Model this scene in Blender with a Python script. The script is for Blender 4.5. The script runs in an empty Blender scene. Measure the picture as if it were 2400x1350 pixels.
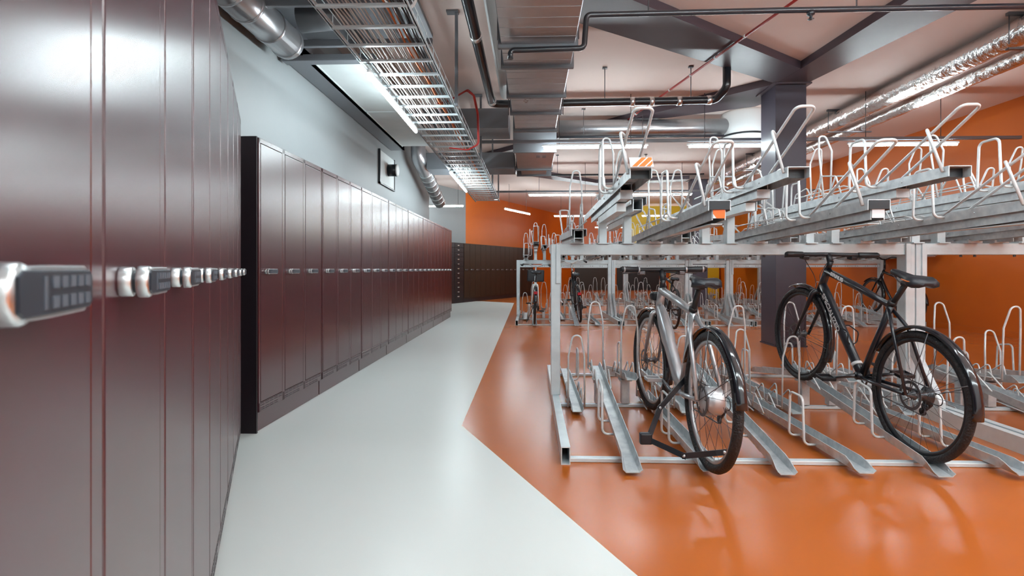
import bpy, bmesh, math, random
from mathutils import Vector, Matrix, Euler
random.seed(7)
PI = math.pi
S = bpy.context.scene
COL = S.collection

# ------------------------------------------------------------------ camera, world, exposure
PSI = math.atan(45 / 1250)
cam_d = bpy.data.cameras.new('camera')
cam = bpy.data.objects.new('camera', cam_d); COL.objects.link(cam)
cam.location = (0, 0, 1.05)
cam.rotation_euler = (PI / 2, 0, PSI)
cam_d.sensor_width = 36.0
cam_d.lens = 18.75
cam_d.shift_y = -44 / 2400
cam_d.clip_start = 0.02
cam_d.dof.use_dof = True
cam_d.dof.focus_distance = 4.5
cam_d.dof.aperture_fstop = 9.0
S.camera = cam

w = bpy.data.worlds.new('world'); S.world = w; w.use_nodes = True
w.node_tree.nodes['Background'].inputs[0].default_value = (0.6, 0.7, 0.8, 1)
w.node_tree.nodes['Background'].inputs[1].default_value = 0.05
S.view_settings.view_transform = 'Standard'
S.view_settings.look = 'None'
S.view_settings.gamma = 1.0
S.view_settings.exposure = 1.08
LED = 52.0
try:
    S.cycles.max_bounces = 8
    S.cycles.diffuse_bounces = 5
    S.cycles.glossy_bounces = 5
    S.cycles.sample_clamp_indirect = 6.0
    S.cycles.caustics_reflective = False
    S.cycles.caustics_refractive = False
except Exception:
    pass

# ------------------------------------------------------------------ materials
def mat(name, col, rough=0.5, metal=0.0, noise=None, bump=None, emit=None, coat=0.0, spec=0.5, ior=1.5, ramp=(0.35, 0.65), det=6):
    m = bpy.data.materials.new(name); m.use_nodes = True
    nt = m.node_tree; b = nt.nodes['Principled BSDF']
    c = (col[0], col[1], col[2], 1)
    b.inputs['Base Color'].default_value = c
    b.inputs['Roughness'].default_value = rough
    b.inputs['Metallic'].default_value = metal
    b.inputs['Specular IOR Level'].default_value = spec
    b.inputs['IOR'].default_value = ior
    b.inputs['Coat Weight'].default_value = coat
    b.inputs['Coat Roughness'].default_value = 0.12
    if noise or bump:
        tc = nt.nodes.new('ShaderNodeTexCoord')
    if noise:                       # (scale, colour2, roughness spread)
        n = nt.nodes.new('ShaderNodeTexNoise'); n.inputs['Scale'].default_value = noise[0]
        n.inputs['Detail'].default_value = det; n.inputs['Roughness'].default_value = 0.6
        nt.links.new(tc.outputs['Object'], n.inputs['Vector'])
        r = nt.nodes.new('ShaderNodeValToRGB')
        r.color_ramp.elements[0].position = ramp[0]; r.color_ramp.elements[1].position = ramp[1]
        r.color_ramp.elements[0].color = c
        r.color_ramp.elements[1].color = (*noise[1], 1)
        nt.links.new(n.outputs['Fac'], r.inputs['Fac'])
        nt.links.new(r.outputs['Color'], b.inputs['Base Color'])
        mr = nt.nodes.new('ShaderNodeMapRange')
        mr.inputs['To Min'].default_value = max(0.02, rough - noise[2]); mr.inputs['To Max'].default_value = rough + noise[2]
        nt.links.new(n.outputs['Fac'], mr.inputs['Value'])
        nt.links.new(mr.outputs['Result'], b.inputs['Roughness'])
    if bump:                        # (scale, strength)
        n2 = nt.nodes.new('ShaderNodeTexNoise'); n2.inputs['Scale'].default_value = bump[0]
        n2.inputs['Detail'].default_value = 3
        nt.links.new(tc.outputs['Object'], n2.inputs['Vector'])
        bp = nt.nodes.new('ShaderNodeBump'); bp.inputs['Strength'].default_value = bump[1]
        bp.inputs['Distance'].default_value = 0.02
        nt.links.new(n2.outputs['Fac'], bp.inputs['Height'])
        nt.links.new(bp.outputs['Normal'], b.inputs['Normal'])
    if emit:
        b.inputs['Emission Color'].default_value = (*emit[0], 1)
        b.inputs['Emission Strength'].default_value = emit[1]
    return m

M = {}
M['floor_white'] = mat('floor_white', (0.74, 0.79, 0.77), 0.30, noise=(0.6, (0.74, 0.78, 0.76), 0.02), ramp=(0.1, 0.9), det=2, spec=0.35)
M['floor_orange'] = mat('floor_orange', (0.46, 0.112, 0.015), 0.25, noise=(0.8, (0.52, 0.135, 0.020), 0.03), bump=(2.2, 0.018), ramp=(0.1, 0.9), det=3)
M['ceiling'] = mat('ceiling', (0.80, 0.67, 0.62), 0.7, noise=(0.7, (0.77, 0.64, 0.59), 0.05), bump=(6, 0.05))
M['wall_grey'] = mat('wall_grey', (0.265, 0.288, 0.295), 0.5, noise=(0.8, (0.25, 0.272, 0.28), 0.03), bump=(20, 0.04))
M['wall_orange'] = mat('wall_orange', (0.62, 0.135, 0.006), 0.42, noise=(0.8, (0.57, 0.120, 0.005), 0.05), bump=(20, 0.03))
M['wall_yellow'] = mat('wall_yellow', (0.80, 0.58, 0.02), 0.45, noise=(1.0, (0.74, 0.52, 0.02), 0.05))
M['black_hole'] = mat('black_hole', (0.012, 0.012, 0.016), 0.5)
M['locker'] = mat('locker', (0.060, 0.006, 0.013), 0.25, ior=1.9, noise=(0.9, (0.056, 0.0055, 0.012), 0.01))
M['locker_side'] = mat('locker_side', (0.010, 0.005, 0.008), 0.45)
M['locker_brown'] = mat('locker_brown', (0.030, 0.016, 0.009), 0.42, spec=0.35)
M['chrome'] = mat('chrome', (0.78, 0.80, 0.80), 0.32, metal=1.0, noise=(40, (0.70, 0.73, 0.74), 0.06))
M['keypad'] = mat('keypad', (0.025, 0.032, 0.045), 0.35)
M['button'] = mat('button', (0.10, 0.12, 0.15), 0.4)
M['galv'] = mat('galv', (0.66, 0.70, 0.71), 0.38, metal=0.35, noise=(16, (0.46, 0.50, 0.53), 0.1))
M['galv_light'] = mat('galv_light', (0.68, 0.76, 0.79), 0.36, metal=0.15, noise=(9, (0.60, 0.68, 0.71), 0.06))
M['zinc_rod'] = mat('zinc_rod', (0.78, 0.81, 0.82), 0.3, metal=0.15, noise=(20, (0.64, 0.67, 0.68), 0.06))
M['black_plastic'] = mat('black_plastic', (0.010, 0.012, 0.016), 0.4)
M['black_gloss'] = mat('black_gloss', (0.008, 0.010, 0.014), 0.12, coat=0.6)
M['black_frame'] = mat('black_frame', (0.010, 0.012, 0.018), 0.28, coat=0.3)
M['rubber'] = mat('rubber', (0.014, 0.014, 0.016), 0.6, bump=(90, 0.5))
M['saddle'] = mat('saddle', (0.015, 0.018, 0.024), 0.38)
M['alu'] = mat('alu', (0.56, 0.58, 0.60), 0.34, metal=0.7, noise=(7, (0.50, 0.52, 0.55), 0.05))
M['steel_dark'] = mat('steel_dark', (0.14, 0.14, 0.15), 0.35, metal=0.8)
M['spoke'] = mat('spoke', (0.08, 0.08, 0.09), 0.35, metal=0.7)
M['beam'] = mat('beam', (0.070, 0.050, 0.062), 0.38, noise=(2, (0.062, 0.045, 0.056), 0.05))
M['column'] = mat('column', (0.062, 0.054, 0.076), 0.42, noise=(2, (0.055, 0.048, 0.068), 0.05))
M['duct'] = mat('duct', (0.52, 0.52, 0.53), 0.3, metal=0.85, noise=(3, (0.45, 0.45, 0.47), 0.07))
M['foil'] = mat('foil', (0.80, 0.78, 0.76), 0.24, metal=1.0, bump=(14, 0.8))
M['pipe_black'] = mat('pipe_black', (0.014, 0.016, 0.022), 0.28, coat=0.3)
M['pipe_grey'] = mat('pipe_grey', (0.19, 0.20, 0.22), 0.42, metal=0.3)
M['white_paint'] = mat('white_paint', (0.72, 0.74, 0.74), 0.5)
M['board'] = mat('board', (0.62, 0.66, 0.66), 0.6, noise=(3, (0.57, 0.61, 0.61), 0.05))
M['red'] = mat('red', (0.36, 0.016, 0.012), 0.35)
M['orange'] = mat('orange', (0.85, 0.16, 0.015), 0.4)
M['orange_cable'] = mat('orange_cable', (0.62, 0.16, 0.03), 0.5)
M['cable_white'] = mat('cable_white', (0.66, 0.63, 0.61), 0.5)
M['cable_grey'] = mat('cable_grey', (0.36, 0.36, 0.37), 0.5)
M['led'] = mat('led', (1, 1, 1), 0.5, emit=((0.83, 0.96, 1.0), LED))
M['reflector_red'] = mat('reflector_red', (0.40, 0.01, 0.02), 0.25)
M['tape_white'] = mat('tape_white', (0.70, 0.72, 0.74), 0.45)

# ------------------------------------------------------------------ mesh helpers
def box(bm, x0, x1, y0, y1, z0, z1, mi=0, mtx=None):
    vs = [bm.verts.new((x, y, z)) for z in (z0, z1) for y in (y0, y1) for x in (x0, x1)]
    fs = [(0, 2, 3, 1), (4, 5, 7, 6), (0, 1, 5, 4), (2, 6, 7, 3), (0, 4, 6, 2), (1, 3, 7, 5)]
    out = []
    for f in fs:
        fc = bm.faces.new([vs[i] for i in f]); fc.material_index = mi; out.append(fc)
    if mtx is not None:
        for v in vs: v.co = mtx @ v.co
    return vs

def bbox(bm, x0, x1, y0, y1, z0, z1, r=0.004, mi=0, seg=2):
    t = bmesh.new(); box(t, x0, x1, y0, y1, z0, z1, mi)
    bmesh.ops.bevel(t, geom=t.edges[:] , offset=r, segments=seg, profile=0.5, affect='EDGES')
    for f in t.faces: f.material_index = mi
    join(bm, t)

def join(bm, t, mtx=None):
    me = bpy.data.meshes.new('t'); t.to_mesh(me); t.free()
    if mtx is not None: me.transform(mtx)
    bm.from_mesh(me); bpy.data.meshes.remove(me)

def loft(bm, rings, mi=0, cap=True, closed=False, smooth=True, ring_closed=True):
    vr = [[bm.verts.new(p) for p in r] for r in rings]
    n = len(vr[0]); k = len(vr)
    for i in range(k if closed else k - 1):
        a, b = vr[i], vr[(i + 1) % k]
        for j in range(n if ring_closed else n - 1):
            q = (j + 1) % n
            f = bm.faces.new((a[j], a[q], b[q], b[j])); f.material_index = mi; f.smooth = smooth
    if cap and not closed and ring_closed:
        for r, rev in ((vr[0], True), (vr[-1], False)):
            f = bm.faces.new(list(reversed(r)) if rev else r); f.material_index = mi
    return vr

def fillet(pts, r, seg=5):
    """rounds the inner corners of a polyline"""
    pts = [Vector(p) for p in pts]; out = [pts[0]]
    for i in range(1, len(pts) - 1):
        p, a, b = pts[i], pts[i - 1], pts[i + 1]
        d1 = (a - p); d2 = (b - p); l1, l2 = d1.length, d2.length
        d1.normalize(); d2.normalize()
        ang = d1.angle(d2)
        if ang > PI - 0.02: out.append(p); continue
        t = min(r / math.tan(ang / 2), l1 * 0.49, l2 * 0.49)
        rr = t * math.tan(ang / 2)
        c = p + (d1 + d2).normalized() * (rr / math.sin(ang / 2))
        u = (p + d1 * t - c); v = (p + d2 * t - c)
        full = u.angle(v)
        for k in range(seg + 1):
            f = k / seg
            if full < 1e-4: out.append(c + u); continue
            out.append(c + (u * math.sin((1 - f) * full) + v * math.sin(f * full)) / math.sin(full))
    out.append(pts[-1])
    return out

def tube(bm, pts, r, n=8, mi=0, fr=None, seg=5, cap=True, closed=False):
    """sweeps a circle along the points; r may be a list; fr rounds the corners"""
    orig = [Vector(p) for p in pts]
    if fr: pts = fillet(pts, fr, seg)
    pts = [Vector(p) for p in pts]
    k = len(pts)
    if isinstance(r, (list, tuple)) and len(r) != k:      # carry the radii over to the rounded line
        rr = []
        for p in pts:
            best = None
            for i in range(len(orig) - 1):
                a, c_ = orig[i], orig[i + 1]; d = c_ - a; f = max(0, min(1, (p - a).dot(d) / d.length_squared))
                e = (a + d * f - p).length
                if best is None or e < best[0]: best = (e, r[i] + (r[i + 1] - r[i]) * f)
            rr.append(best[1])
        r = rr
    T = []
    for i in range(k):
        if closed: d = pts[(i + 1) % k] - pts[i - 1]
        elif i == 0: d = pts[1] - pts[0]
        elif i == k - 1: d = pts[-1] - pts[-2]
        else: d = (pts[i + 1] - pts[i]).normalized() + (pts[i] - pts[i - 1]).normalized()
        T.append(d.normalized())
    up = Vector((0, 0, 1)) if abs(T[0].z) < 0.9 else Vector((1, 0, 0))
    u = T[0].cross(up).normalized(); rings = []
    for i in range(k):
        if i: u = (u - T[i] * u.dot(T[i])); u.normalize()
        v = T[i].cross(u)
        rad = r[i] if isinstance(r, (list, tuple)) else r
        rings.append([pts[i] + (u * math.cos(2 * PI * j / n) + v * math.sin(2 * PI * j / n)) * rad for j in range(n)])
    loft(bm, rings, mi, cap=cap, closed=closed)

def cyl(bm, a, b, r, n=16, mi=0, r2=None):
    tube(bm, [a, b], [r, r if r2 is None else r2], n, mi)

def lathe(bm, prof, c, ax, n=24, mi=0):
    """prof: (radius, height along axis) pairs"""
    ax = Vector(ax).normalized(); c = Vector(c)
    up = Vector((0, 0, 1)) if abs(ax.z) < 0.9 else Vector((1, 0, 0))
    u = ax.cross(up).normalized(); v = ax.cross(u)
    rings = [[c + ax * h + (u * math.cos(2 * PI * j / n) + v * math.sin(2 * PI * j / n)) * max(rr, 1e-4) for j in range(n)] for rr, h in prof]
    loft(bm, rings, mi)

def obj(name, bm, mats, parent=None, loc=None, rot=None, fix=True):
    if fix: bmesh.ops.recalc_face_normals(bm, faces=bm.faces[:])
    me = bpy.data.meshes.new(name); bm.to_mesh(me); bm.free()
    for m in (mats if isinstance(mats, (list, tuple)) else [mats]):
        me.materials.append(M[m] if isinstance(m, str) else m)
    o = bpy.data.objects.new(name, me); COL.objects.link(o)
    if parent: o.parent = parent
    if loc is not None: o.location = loc
    if rot is not None: o.rotation_euler = rot
    return o

def inst(src, parent=None, loc=None, rot=None):
    o = src.copy(); COL.objects.link(o); o.parent = parent
    o.location = loc if loc is not None else (0, 0, 0)
    o.rotation_euler = rot if rot is not None else (0, 0, 0)
    return o

def tag(o, label, cat, group=None, kind=None):
    o['label'] = label; o['category'] = cat
    if group: o['group'] = group
    if kind: o['kind'] = kind
    return o

def thing(name, label, cat, loc=(0, 0, 0), rot=(0, 0, 0), group=None):
    o = bpy.data.objects.new(name, None); COL.objects.link(o)
    o.location = loc; o.rotation_euler = rot; o.empty_display_size = 0.1
    return tag(o, label, cat, group)

def struct(name, bm, m, parent=None):
    o = obj(name, bm, m, parent); o['kind'] = 'structure'; return o

def copy_tree(o, parent=None):
    c = o.copy(); COL.objects.link(c); c.parent = parent
    for ch in list(o.children): copy_tree(ch, c)
    return c

def prism(bm, poly, z0, z1, mi=0):
    a = [bm.verts.new((p[0], p[1], z0)) for p in poly]; b = [bm.verts.new((p[0], p[1], z1)) for p in poly]
    n = len(poly)
    for f in (list(reversed(a)), b):
        bm.faces.new(f).material_index = mi
    for i in range(n):
        bm.faces.new((a[i], a[(i + 1) % n], b[(i + 1) % n], b[i])).material_index = mi

ORD = ['nearest', 'second', 'third', 'fourth', 'fifth', 'sixth', 'seventh', 'eighth', 'ninth', 'tenth', 'eleventh', 'twelfth']

# ------------------------------------------------------------------ the setting
CZ = 3.66                                    # ceiling height
A1 = math.radians(26.4)                      # left locker row turned away
D1 = Vector((-math.sin(A1), math.cos(A1)))
N1 = Vector((-math.cos(A1), -math.sin(A1)))
A2 = math.radians(-25.3)                     # far locker row
D2 = Vector((-math.sin(A2), math.cos(A2)))
N2 = Vector((-math.cos(A2), -math.sin(A2)))
P2 = Vector((-2.397, 16.13)) - D2 * 0.75

bm = bmesh.new()
# white painted strip: concave outline cut into quads and triangles, orange around it
W = [(2.69, -3.0), (0.365, 1.84), (-0.467, 3.572), (-0.531, 16.6), (-1.609, 17.45)]
def quad(pts, mi):
    f = bm.faces.new([bm.verts.new((p[0], p[1], 0)) for p in pts]); f.material_index = mi
wl = [(-4.2, -3.0), (-4.2, 1.84), (-4.2, 3.572), (-4.2, 16.6), (-4.2, 17.45)]
for i in range(4): quad([wl[i], W[i], W[i + 1], wl[i + 1]], 0)
R = [(8.6, p[1]) for p in W]
for i in range(4): quad([W[i], R[i], R[i + 1], W[i + 1]], 1)
quad([(-4.2, 17.45), (8.6, 17.45), (8.6, 28), (-4.2, 28)], 1)
bmesh.ops.remove_doubles(bm, verts=bm.verts[:], dist=0.0005)
fl = struct('floor', bm, ['floor_white', 'floor_orange'])

bm = bmesh.new(); box(bm, -4.4, 8.8, -3.2, 28.2, CZ, CZ + 0.2); struct('ceiling', bm, 'ceiling')

# left walls: one turned part behind the near lockers, one straight part behind the middle row
q0 = N1 * 0.69
def on1(s): return q0 + D1 * s
s_end = (2.29 - abs(q0.x)) / math.sin(A1)
pA = on1(-3.0); pB = on1(s_end)
bm = bmesh.new()
prism(bm, [(pA.x, pA.y), (pB.x, pB.y), (-2.29, 11.9), (-2.6, 11.9), (-2.6, pB.y + 0.1), (pA.x - 0.3, pA.y - 0.15)], 0, CZ)
struct('wall_left', bm, 'wall_grey')
# far angled wall with the grey / orange change of colour
q2 = P2 + N2 * 0.55
e1 = q2 - D2 * 1.2; e2 = q2 + D2 * 2.38; e3 = q2 + D2 * 13.5
bm = bmesh.new(); prism(bm, [e1[:], e2[:], (e2 + N2 * .15)[:], (e1 + N2 * .15)[:]], 0, CZ); struct('wall_far_left', bm, 'wall_grey')
bm = bmesh.new(); prism(bm, [e2[:], e3[:], (e3 + N2 * .15)[:], (e2 + N2 * .15)[:]], 0, CZ); struct('wall_far_left', bm, 'wall_orange')
bm = bmesh.new(); prism(bm, [(-2.6, 11.75), (-2.6, 11.9), (-4.2, 11.9), (-4.2, 11.75)], 0, CZ); struct('wall_recess', bm, 'wall_grey')
bm = bmesh.new(); prism(bm, [(-4.2, 11.75), (-4.35, 11.75), (-4.35, 15.2), (-4.2, 15.2)], 0, CZ); struct('wall_recess', bm, 'wall_grey')
bm = bmesh.new(); prism(bm, [(-4.35, 15.05), (-4.35, 15.2), (e1.x + .1, 15.2), (e1.x + .1, 15.05)], 0, CZ); struct('wall_recess', bm, 'wall_grey')
# right wall, back wall, wall behind the camera
bm = bmesh.new(); prism(bm, [(7.76, -3.1), (6.80, 27.1), (7.1, 27.1), (8.2, -3.1)], 0, CZ); struct('wall_right', bm, 'wall_orange')
bm = bmesh.new(); box(bm, 1.0, 7.4, 27, 27.2, 0, CZ); struct('wall_back', bm, 'wall_orange')
bm = bmesh.new(); box(bm, -1.5, 8.4, -3.2, -3.0, 0, CZ); struct('wall_front', bm, 'white_paint')
# dark gate opening in the back wall
bm = bmesh.new(); box(bm, 4.3, 6.4, 26.92, 27.0, 0.0, 2.3); struct('door_1', bm, 'black_hole')
bm = bmesh.new(); box(bm, 2.2, 4.2, 26.93, 27.0, 0.0, 1.9, 0); struct('door_2', bm, 'locker_brown')
# yellow service walls far behind the racks
bm = bmesh.new(); box(bm, 5.2, 6.95, 20.0, 20.3, 0, 1.24); struct('wall_yellow', bm, 'wall_yellow')
bm = bmesh.new(); box(bm, 3.9, 7.0, 21.4, 21.6, 2.0, CZ - .1); struct('wall_yellow', bm, 'wall_yellow')
# skirting on the right wall
bm = bmesh.new(); prism(bm, [(7.735, -3.0), (6.785, 27.0), (6.80, 27.0), (7.757, -3.0)], 0, 0.09); struct('baseboard_right', bm, 'wall_orange')

# ------------------------------------------------------------------ steel columns and ceiling beams
def column(x0, x1, y0, y1, label):
    t = thing('steel_column', label, 'column', ((x0 + x1) / 2, (y0 + y1) / 2, 0), group='dark steel columns')
    a, b = (x1 - x0) / 2, (y1 - y0) / 2
    m_ = bmesh.new(); bbox(m_, -a, a, -b, b, 0.02, 3.54, 0.006); obj('shaft', m_, 'column', t)
    m_ = bmesh.new(); box(m_, -a - .01, a + .01, -b - .01, b + .01, 0, 0.02); obj('base_plate', m_, 'column', t)
    m_ = bmesh.new(); box(m_, -a - .05, a + .05, -b - .05, b + .05, 3.54, 3.56); obj('head_plate', m_, 'beam', t)
    return t
column(3.30, 3.71, 7.33, 7.79, 'tall dark steel column rising behind the parked black bicycle')
column(4.48, 4.9, 15.0, 15.4, 'distant dark steel column standing behind the second rack row')

def beam(pts, label, z0=3.56):
    m_ = bmesh.new(); prism(m_, pts, z0, CZ - 0.002)
    tag(obj('ceiling_beam', m_, 'beam'), label, 'beam', 'dark diagonal ceiling beams')
beam([(3.30, 7.30), (3.36, 6.80), (-1.0, 3.95), (-1.9, 4.02), (-1.9, 3.4), (-2.0, 3.4), (-2.0, 4.1)][0:4] if False else
     [(3.305, 7.34), (3.37, 6.80), (0.93, 5.0), (-0.9, 3.65), (-0.9, 4.53), (0.55, 5.5)], 'wide dark ceiling beam running from column towards the rectangular duct')
beam([(3.375, 6.80), (3.31, 7.34), (3.72, 7.34), (4.16, 5.12), (4.65, 2.6), (3.95, 2.0), (3.52, 5.1)], 'wide dark ceiling beam running from column towards the foil pipe')
beam([(3.30, 7.80), (3.30, 7.35), (1.80, 8.82), (-0.6, 11.4), (-2.2, 13.1), (-2.2, 13.9), (1.6, 9.25), (3.45, 8.36), (3.7, 7.8)], 'long dark ceiling beam running back from column to the far left')
beam([(-0.95, 13.6), (-0.5, 13.4), (1.9, 15.6), (4.4, 15.0), (4.4, 15.4), (1.9, 16.1)], 'distant dark ceiling beam above the far lamps')

# ------------------------------------------------------------------ lockers
LP = 0.342
def lock_bm():
    b = bmesh.new()
    lathe(b, [(0.0, 0), (0.0158, 0), (0.0165, 0.002), (0.0165, 0.0125), (0.0155, 0.0135), (0.0, 0.0135)], (0, 0, 0), (1, 0, 0), 24, 0)
    lathe(b, [(0.0, 0.013), (0.0125, 0.013), (0.0125, 0.018), (0.0, 0.018)], (0, 0, 0), (1, 0, 0), 20, 1)
    lathe(b, [(0.0, 0.0175), (0.0172, 0.0175), (0.0178, 0.019), (0.0178, 0.027), (0.0165, 0.0295), (0.0, 0.0295)], (0, 0, 0), (1, 0, 0), 28, 0)
    # keypad arm with silver edges
    ring = lambda x, g: [Vector((x, y, z)) for y, z in
                         [(-0.004, -0.0155 - g), (0.05, -0.0165 - g), (0.112, -0.0165 - g), (0.119 + g, -0.010), (0.119 + g, 0.010), (0.112, 0.0165 + g), (0.05, 0.0165 + g), (-0.004, 0.0155 + g)]]
    loft(b, [ring(0.019, -0.001), ring(0.021, 0), ring(0.027, 0), ring(0.028, -0.001)], 0, smooth=False)
    ring2 = lambda x, g: [Vector((x, y, z)) for y, z in
                          [(-0.012, -0.010 + g), (-0.004, -0.0135 + g), (0.110, -0.0135 + g), (0.1155 - g, -0.009), (0.1155 - g, 0.009), (0.110, 0.0135 - g), (-0.004, 0.0135 - g), (-0.012, 0.010 - g)]]
    loft(b, [ring2(0.0275, 0), ring2(0.0305, 0), ring2(0.0315, 0.001)], 1, smooth=False)
    for r_ in (-1, 1):
        for c_ in range(5):
            y0 = 0.034 + c_ * 0.0155
            box(b, 0.031, 0.0325, y0, y0 + 0.010, r_ * 0.0062 - 0.0038, r_ * 0.0062 + 0.0038, 2)
    box(b, 0.031, 0.0322, 0.021, 0.0255, -0.010, 0.010, 2)
    return b
def locker_protos():
    P = {}
    t = thing('locker_cabinet', 'x', 'locker')
    b = bmesh.new()
    Wd = LP * 3
    box(b, -0.50, -0.019, 0.001, Wd - 0.001, 0.13, 1.896, 1)  # carcass coloured dark so the door gaps read as shade
    # front frame strips around the doors
    for k in range(4):
        y = k * LP
        a0, a1 = (0.001, 0.018) if k == 0 else ((Wd - 0.020, Wd - 0.001) if k == 3 else (y - 0.020, y + 0.018))
        bbox(b, -0.03, 0.0, a0, a1, 0.13, 1.896, 0.002, seg=1)
    bbox(b, -0.03, 0.0, 0.001, Wd - 0.001, 1.864, 1.896, 0.002, seg=1)
    bbox(b, -0.03, 0.0, 0.001, Wd - 0.001, 0.13, 0.190, 0.002, seg=1)
    for y in (0.16, 0.80): cyl(b, (-0.04, y, 1.896), (-0.055, y + .004, 1.918), 0.004, 6)
    P['body'] = obj('body', b, ['locker', 'locker_side'], t)
    b = bmesh.new(); bbox(b, -0.48, -0.026, 0.002, Wd - 0.002, 0.0, 0.13, 0.002, seg=1)
    obj('plinth', b, 'locker', t)
    b = bmesh.new()
    for r_, z in enumerate((0.183, 0.171, 0.153, 0.141)):
        for c_ in range(5 if r_ < 2 else 4):
            y0 = 0.022 + c_ * 0.061
            box(b, -0.001, 0.0006, y0, y0 + 0.048, z - 0.0022, z + 0.0022)
    vs = obj('vent_slots', b, 'black_hole', t)
    for k in (1, 2): inst(vs, t, (0, k * LP, 0))
    for k in range(3):
        b = bmesh.new(); bbox(b, -0.016, 0.001, k * LP + 0.022, (k + 1) * LP - 0.024, 0.194, 1.860, 0.0025)
        d = obj('door', b, 'locker', t)
        if k == 0: lk = obj('combination_lock', lock_bm(), ['chrome', 'keypad', 'button'], d, (0.001, 0.080, 1.036))
        else: inst(lk, d, (0.001, 0.080 + k * LP, 1.036))
    return t
cab = locker_protos()
def place_cab(i, x, y, ang, label, group):
    o = cab if i == 0 else copy_tree(cab)
    o.location = (x, y, 0); o.rotation_euler = (0, 0, ang)
    tag(o, label, 'locker', group); return o
# near left row: the door plane passes 15 cm to the left of the camera
L0 = N1 * 0.154
lab_left = ['tall maroon locker cabinet filling the left edge of the picture, its keypad lock closest',
            'maroon locker cabinet second along the near left row',
            'maroon locker cabinet third along the near left row',
            'last maroon locker cabinet of the near left row, beside the black side panel']
for i, k in enumerate([-1, 0, 1, 2]):
    s = 0.298 - 0.0 + LP * 3 * k
    p = L0 + D1 * s
    place_cab(i, p.x, p.y, A1, lab_left[i], 'maroon locker cabinets of the near left row')
# side panel of the row end and middle row
mid = ['first maroon locker cabinet of the middle row, its black end panel facing the camera'] + \
      ['maroon locker cabinet %s from the near end of the middle row under the grey wall' % w_ for w_ in ORD[1:7]] + \
      ['maroon locker cabinet at the far end of the long middle row']
for i in range(8):
    place_cab(9, -1.745, 3.36 + i * LP * 3 * 1.012, 0, mid[i], 'maroon locker cabinets of the long middle row')
b = bmesh.new(); box(b, -2.26, -1.752, 3.342, 3.358, 0.0, 1.9); tag(obj('end_panel', b, 'locker_side'), 'black end panel closing the near end of the middle locker row', 'panel')

# far row: brown lockers standing along the turned orange wall
def far_cab(k, n, label):
    t = thing('locker_cabinet', label, 'locker', ((P2 + D2 * (1.42 + k * LP * 3)).x, (P2 + D2 * (1.42 + k * LP * 3)).y, 0), (0, 0, A2), 'brown lockers along the far wall')
    b = bmesh.new(); box(b, -0.5, -0.012, 0.001, LP * n - 0.001, 0.12, 1.87); obj('body', b, 'locker_brown', t)
    b = bmesh.new(); box(b, -0.48, -0.03, 0.001, LP * n - 0.001, 0.0, 0.12); obj('plinth', b, 'locker_side', t)
    for j in range(n):
        b = bmesh.new(); bbox(b, -0.012, 0, j * LP + 0.006, (j + 1) * LP - 0.006, 0.16, 1.85, 0.003, seg=1)
        d = obj('door', b, 'locker_brown', t)
        inst(lk0, d, (0.001, 0.08 + j * LP, 1.036))
lk0 = [c for c in cab.children if c.name.startswith('door')][0].children[0]
for k, w_ in enumerate(['nearest to the small compartments', 'second from the small compartments', 'third from the small compartments', 'farthest visible, partly behind the racks', 'hidden deepest behind the far rack']):
    far_cab(k, 3, 'brown locker cabinet on the far wall, ' + w_)
t = thing('compartment_locker', 'dark locker column divided into many small compartments at the corner', 'locker', (P2.x + D2.x * 0.35, P2.y + D2.y * 0.35, 0), (0, 0, A2))
b = bmesh.new(); box(b, -0.5, -0.012, 0.0, 1.06, 0.12, 1.87); obj('body', b, 'locker_side', t)
b = bmesh.new(); box(b, -0.48, -0.03, 0.0, 1.06, 0, 0.12); obj('plinth', b, 'locker_side', t)
for r_ in range(12):
    z0 = 0.135 + r_ * 0.1438
    for c_ in range(2):
        b = bmesh.new(); bbox(b, -0.012, 0, 0.04 + c_ * 0.51, 0.53 + c_ * 0.51, z0, z0 + 0.137, 0.003, seg=1)
        d = obj('door', b, 'locker_side', t)
        b = bmesh.new(); bbox(b, 0, 0.03, 0.17 + c_ * 0.51, 0.25 + c_ * 0.51, z0 + 0.055, z0 + 0.085, 0.006, seg=1)
        obj('knob', b, 'chrome', d)

# wall box with round dial on the grey wall
t = thing('wall_ventilator', 'flat square wall panel with a round black outlet above the middle lockers', 'ventilator', (-2.29, 8.35, 2.6))
b = bmesh.new(); bbox(b, 0.0, 0.02, -0.43, 0.43, -0.25, 0.25, 0.003); box(b, -0.0, 0.03, -0.44, -0.41, -0.26, 0.26, 1); box(b, 0, 0.03, 0.41, 0.44, -0.26, 0.26, 1); box(b, 0, 0.03, -0.44, 0.44, -0.26, -0.235, 1)
obj('panel', b, ['board', 'black_plastic'], t)
b = bmesh.new(); lathe(b, [(0, 0.02), (0.095, 0.02), (0.095, 0.15), (0.085, 0.16), (0, 0.16)], (0, 0.05, 0.02), (1, 0, 0), 28); obj('outlet', b, 'black_plastic', t)
b = bmesh.new(); lathe(b, [(0.07, 0.158), (0.10, 0.158), (0.10, 0.172), (0.07, 0.175)], (0, 0.05, 0.02), (1, 0, 0), 28); obj('trim_ring', b, 'white_paint', t)

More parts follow.
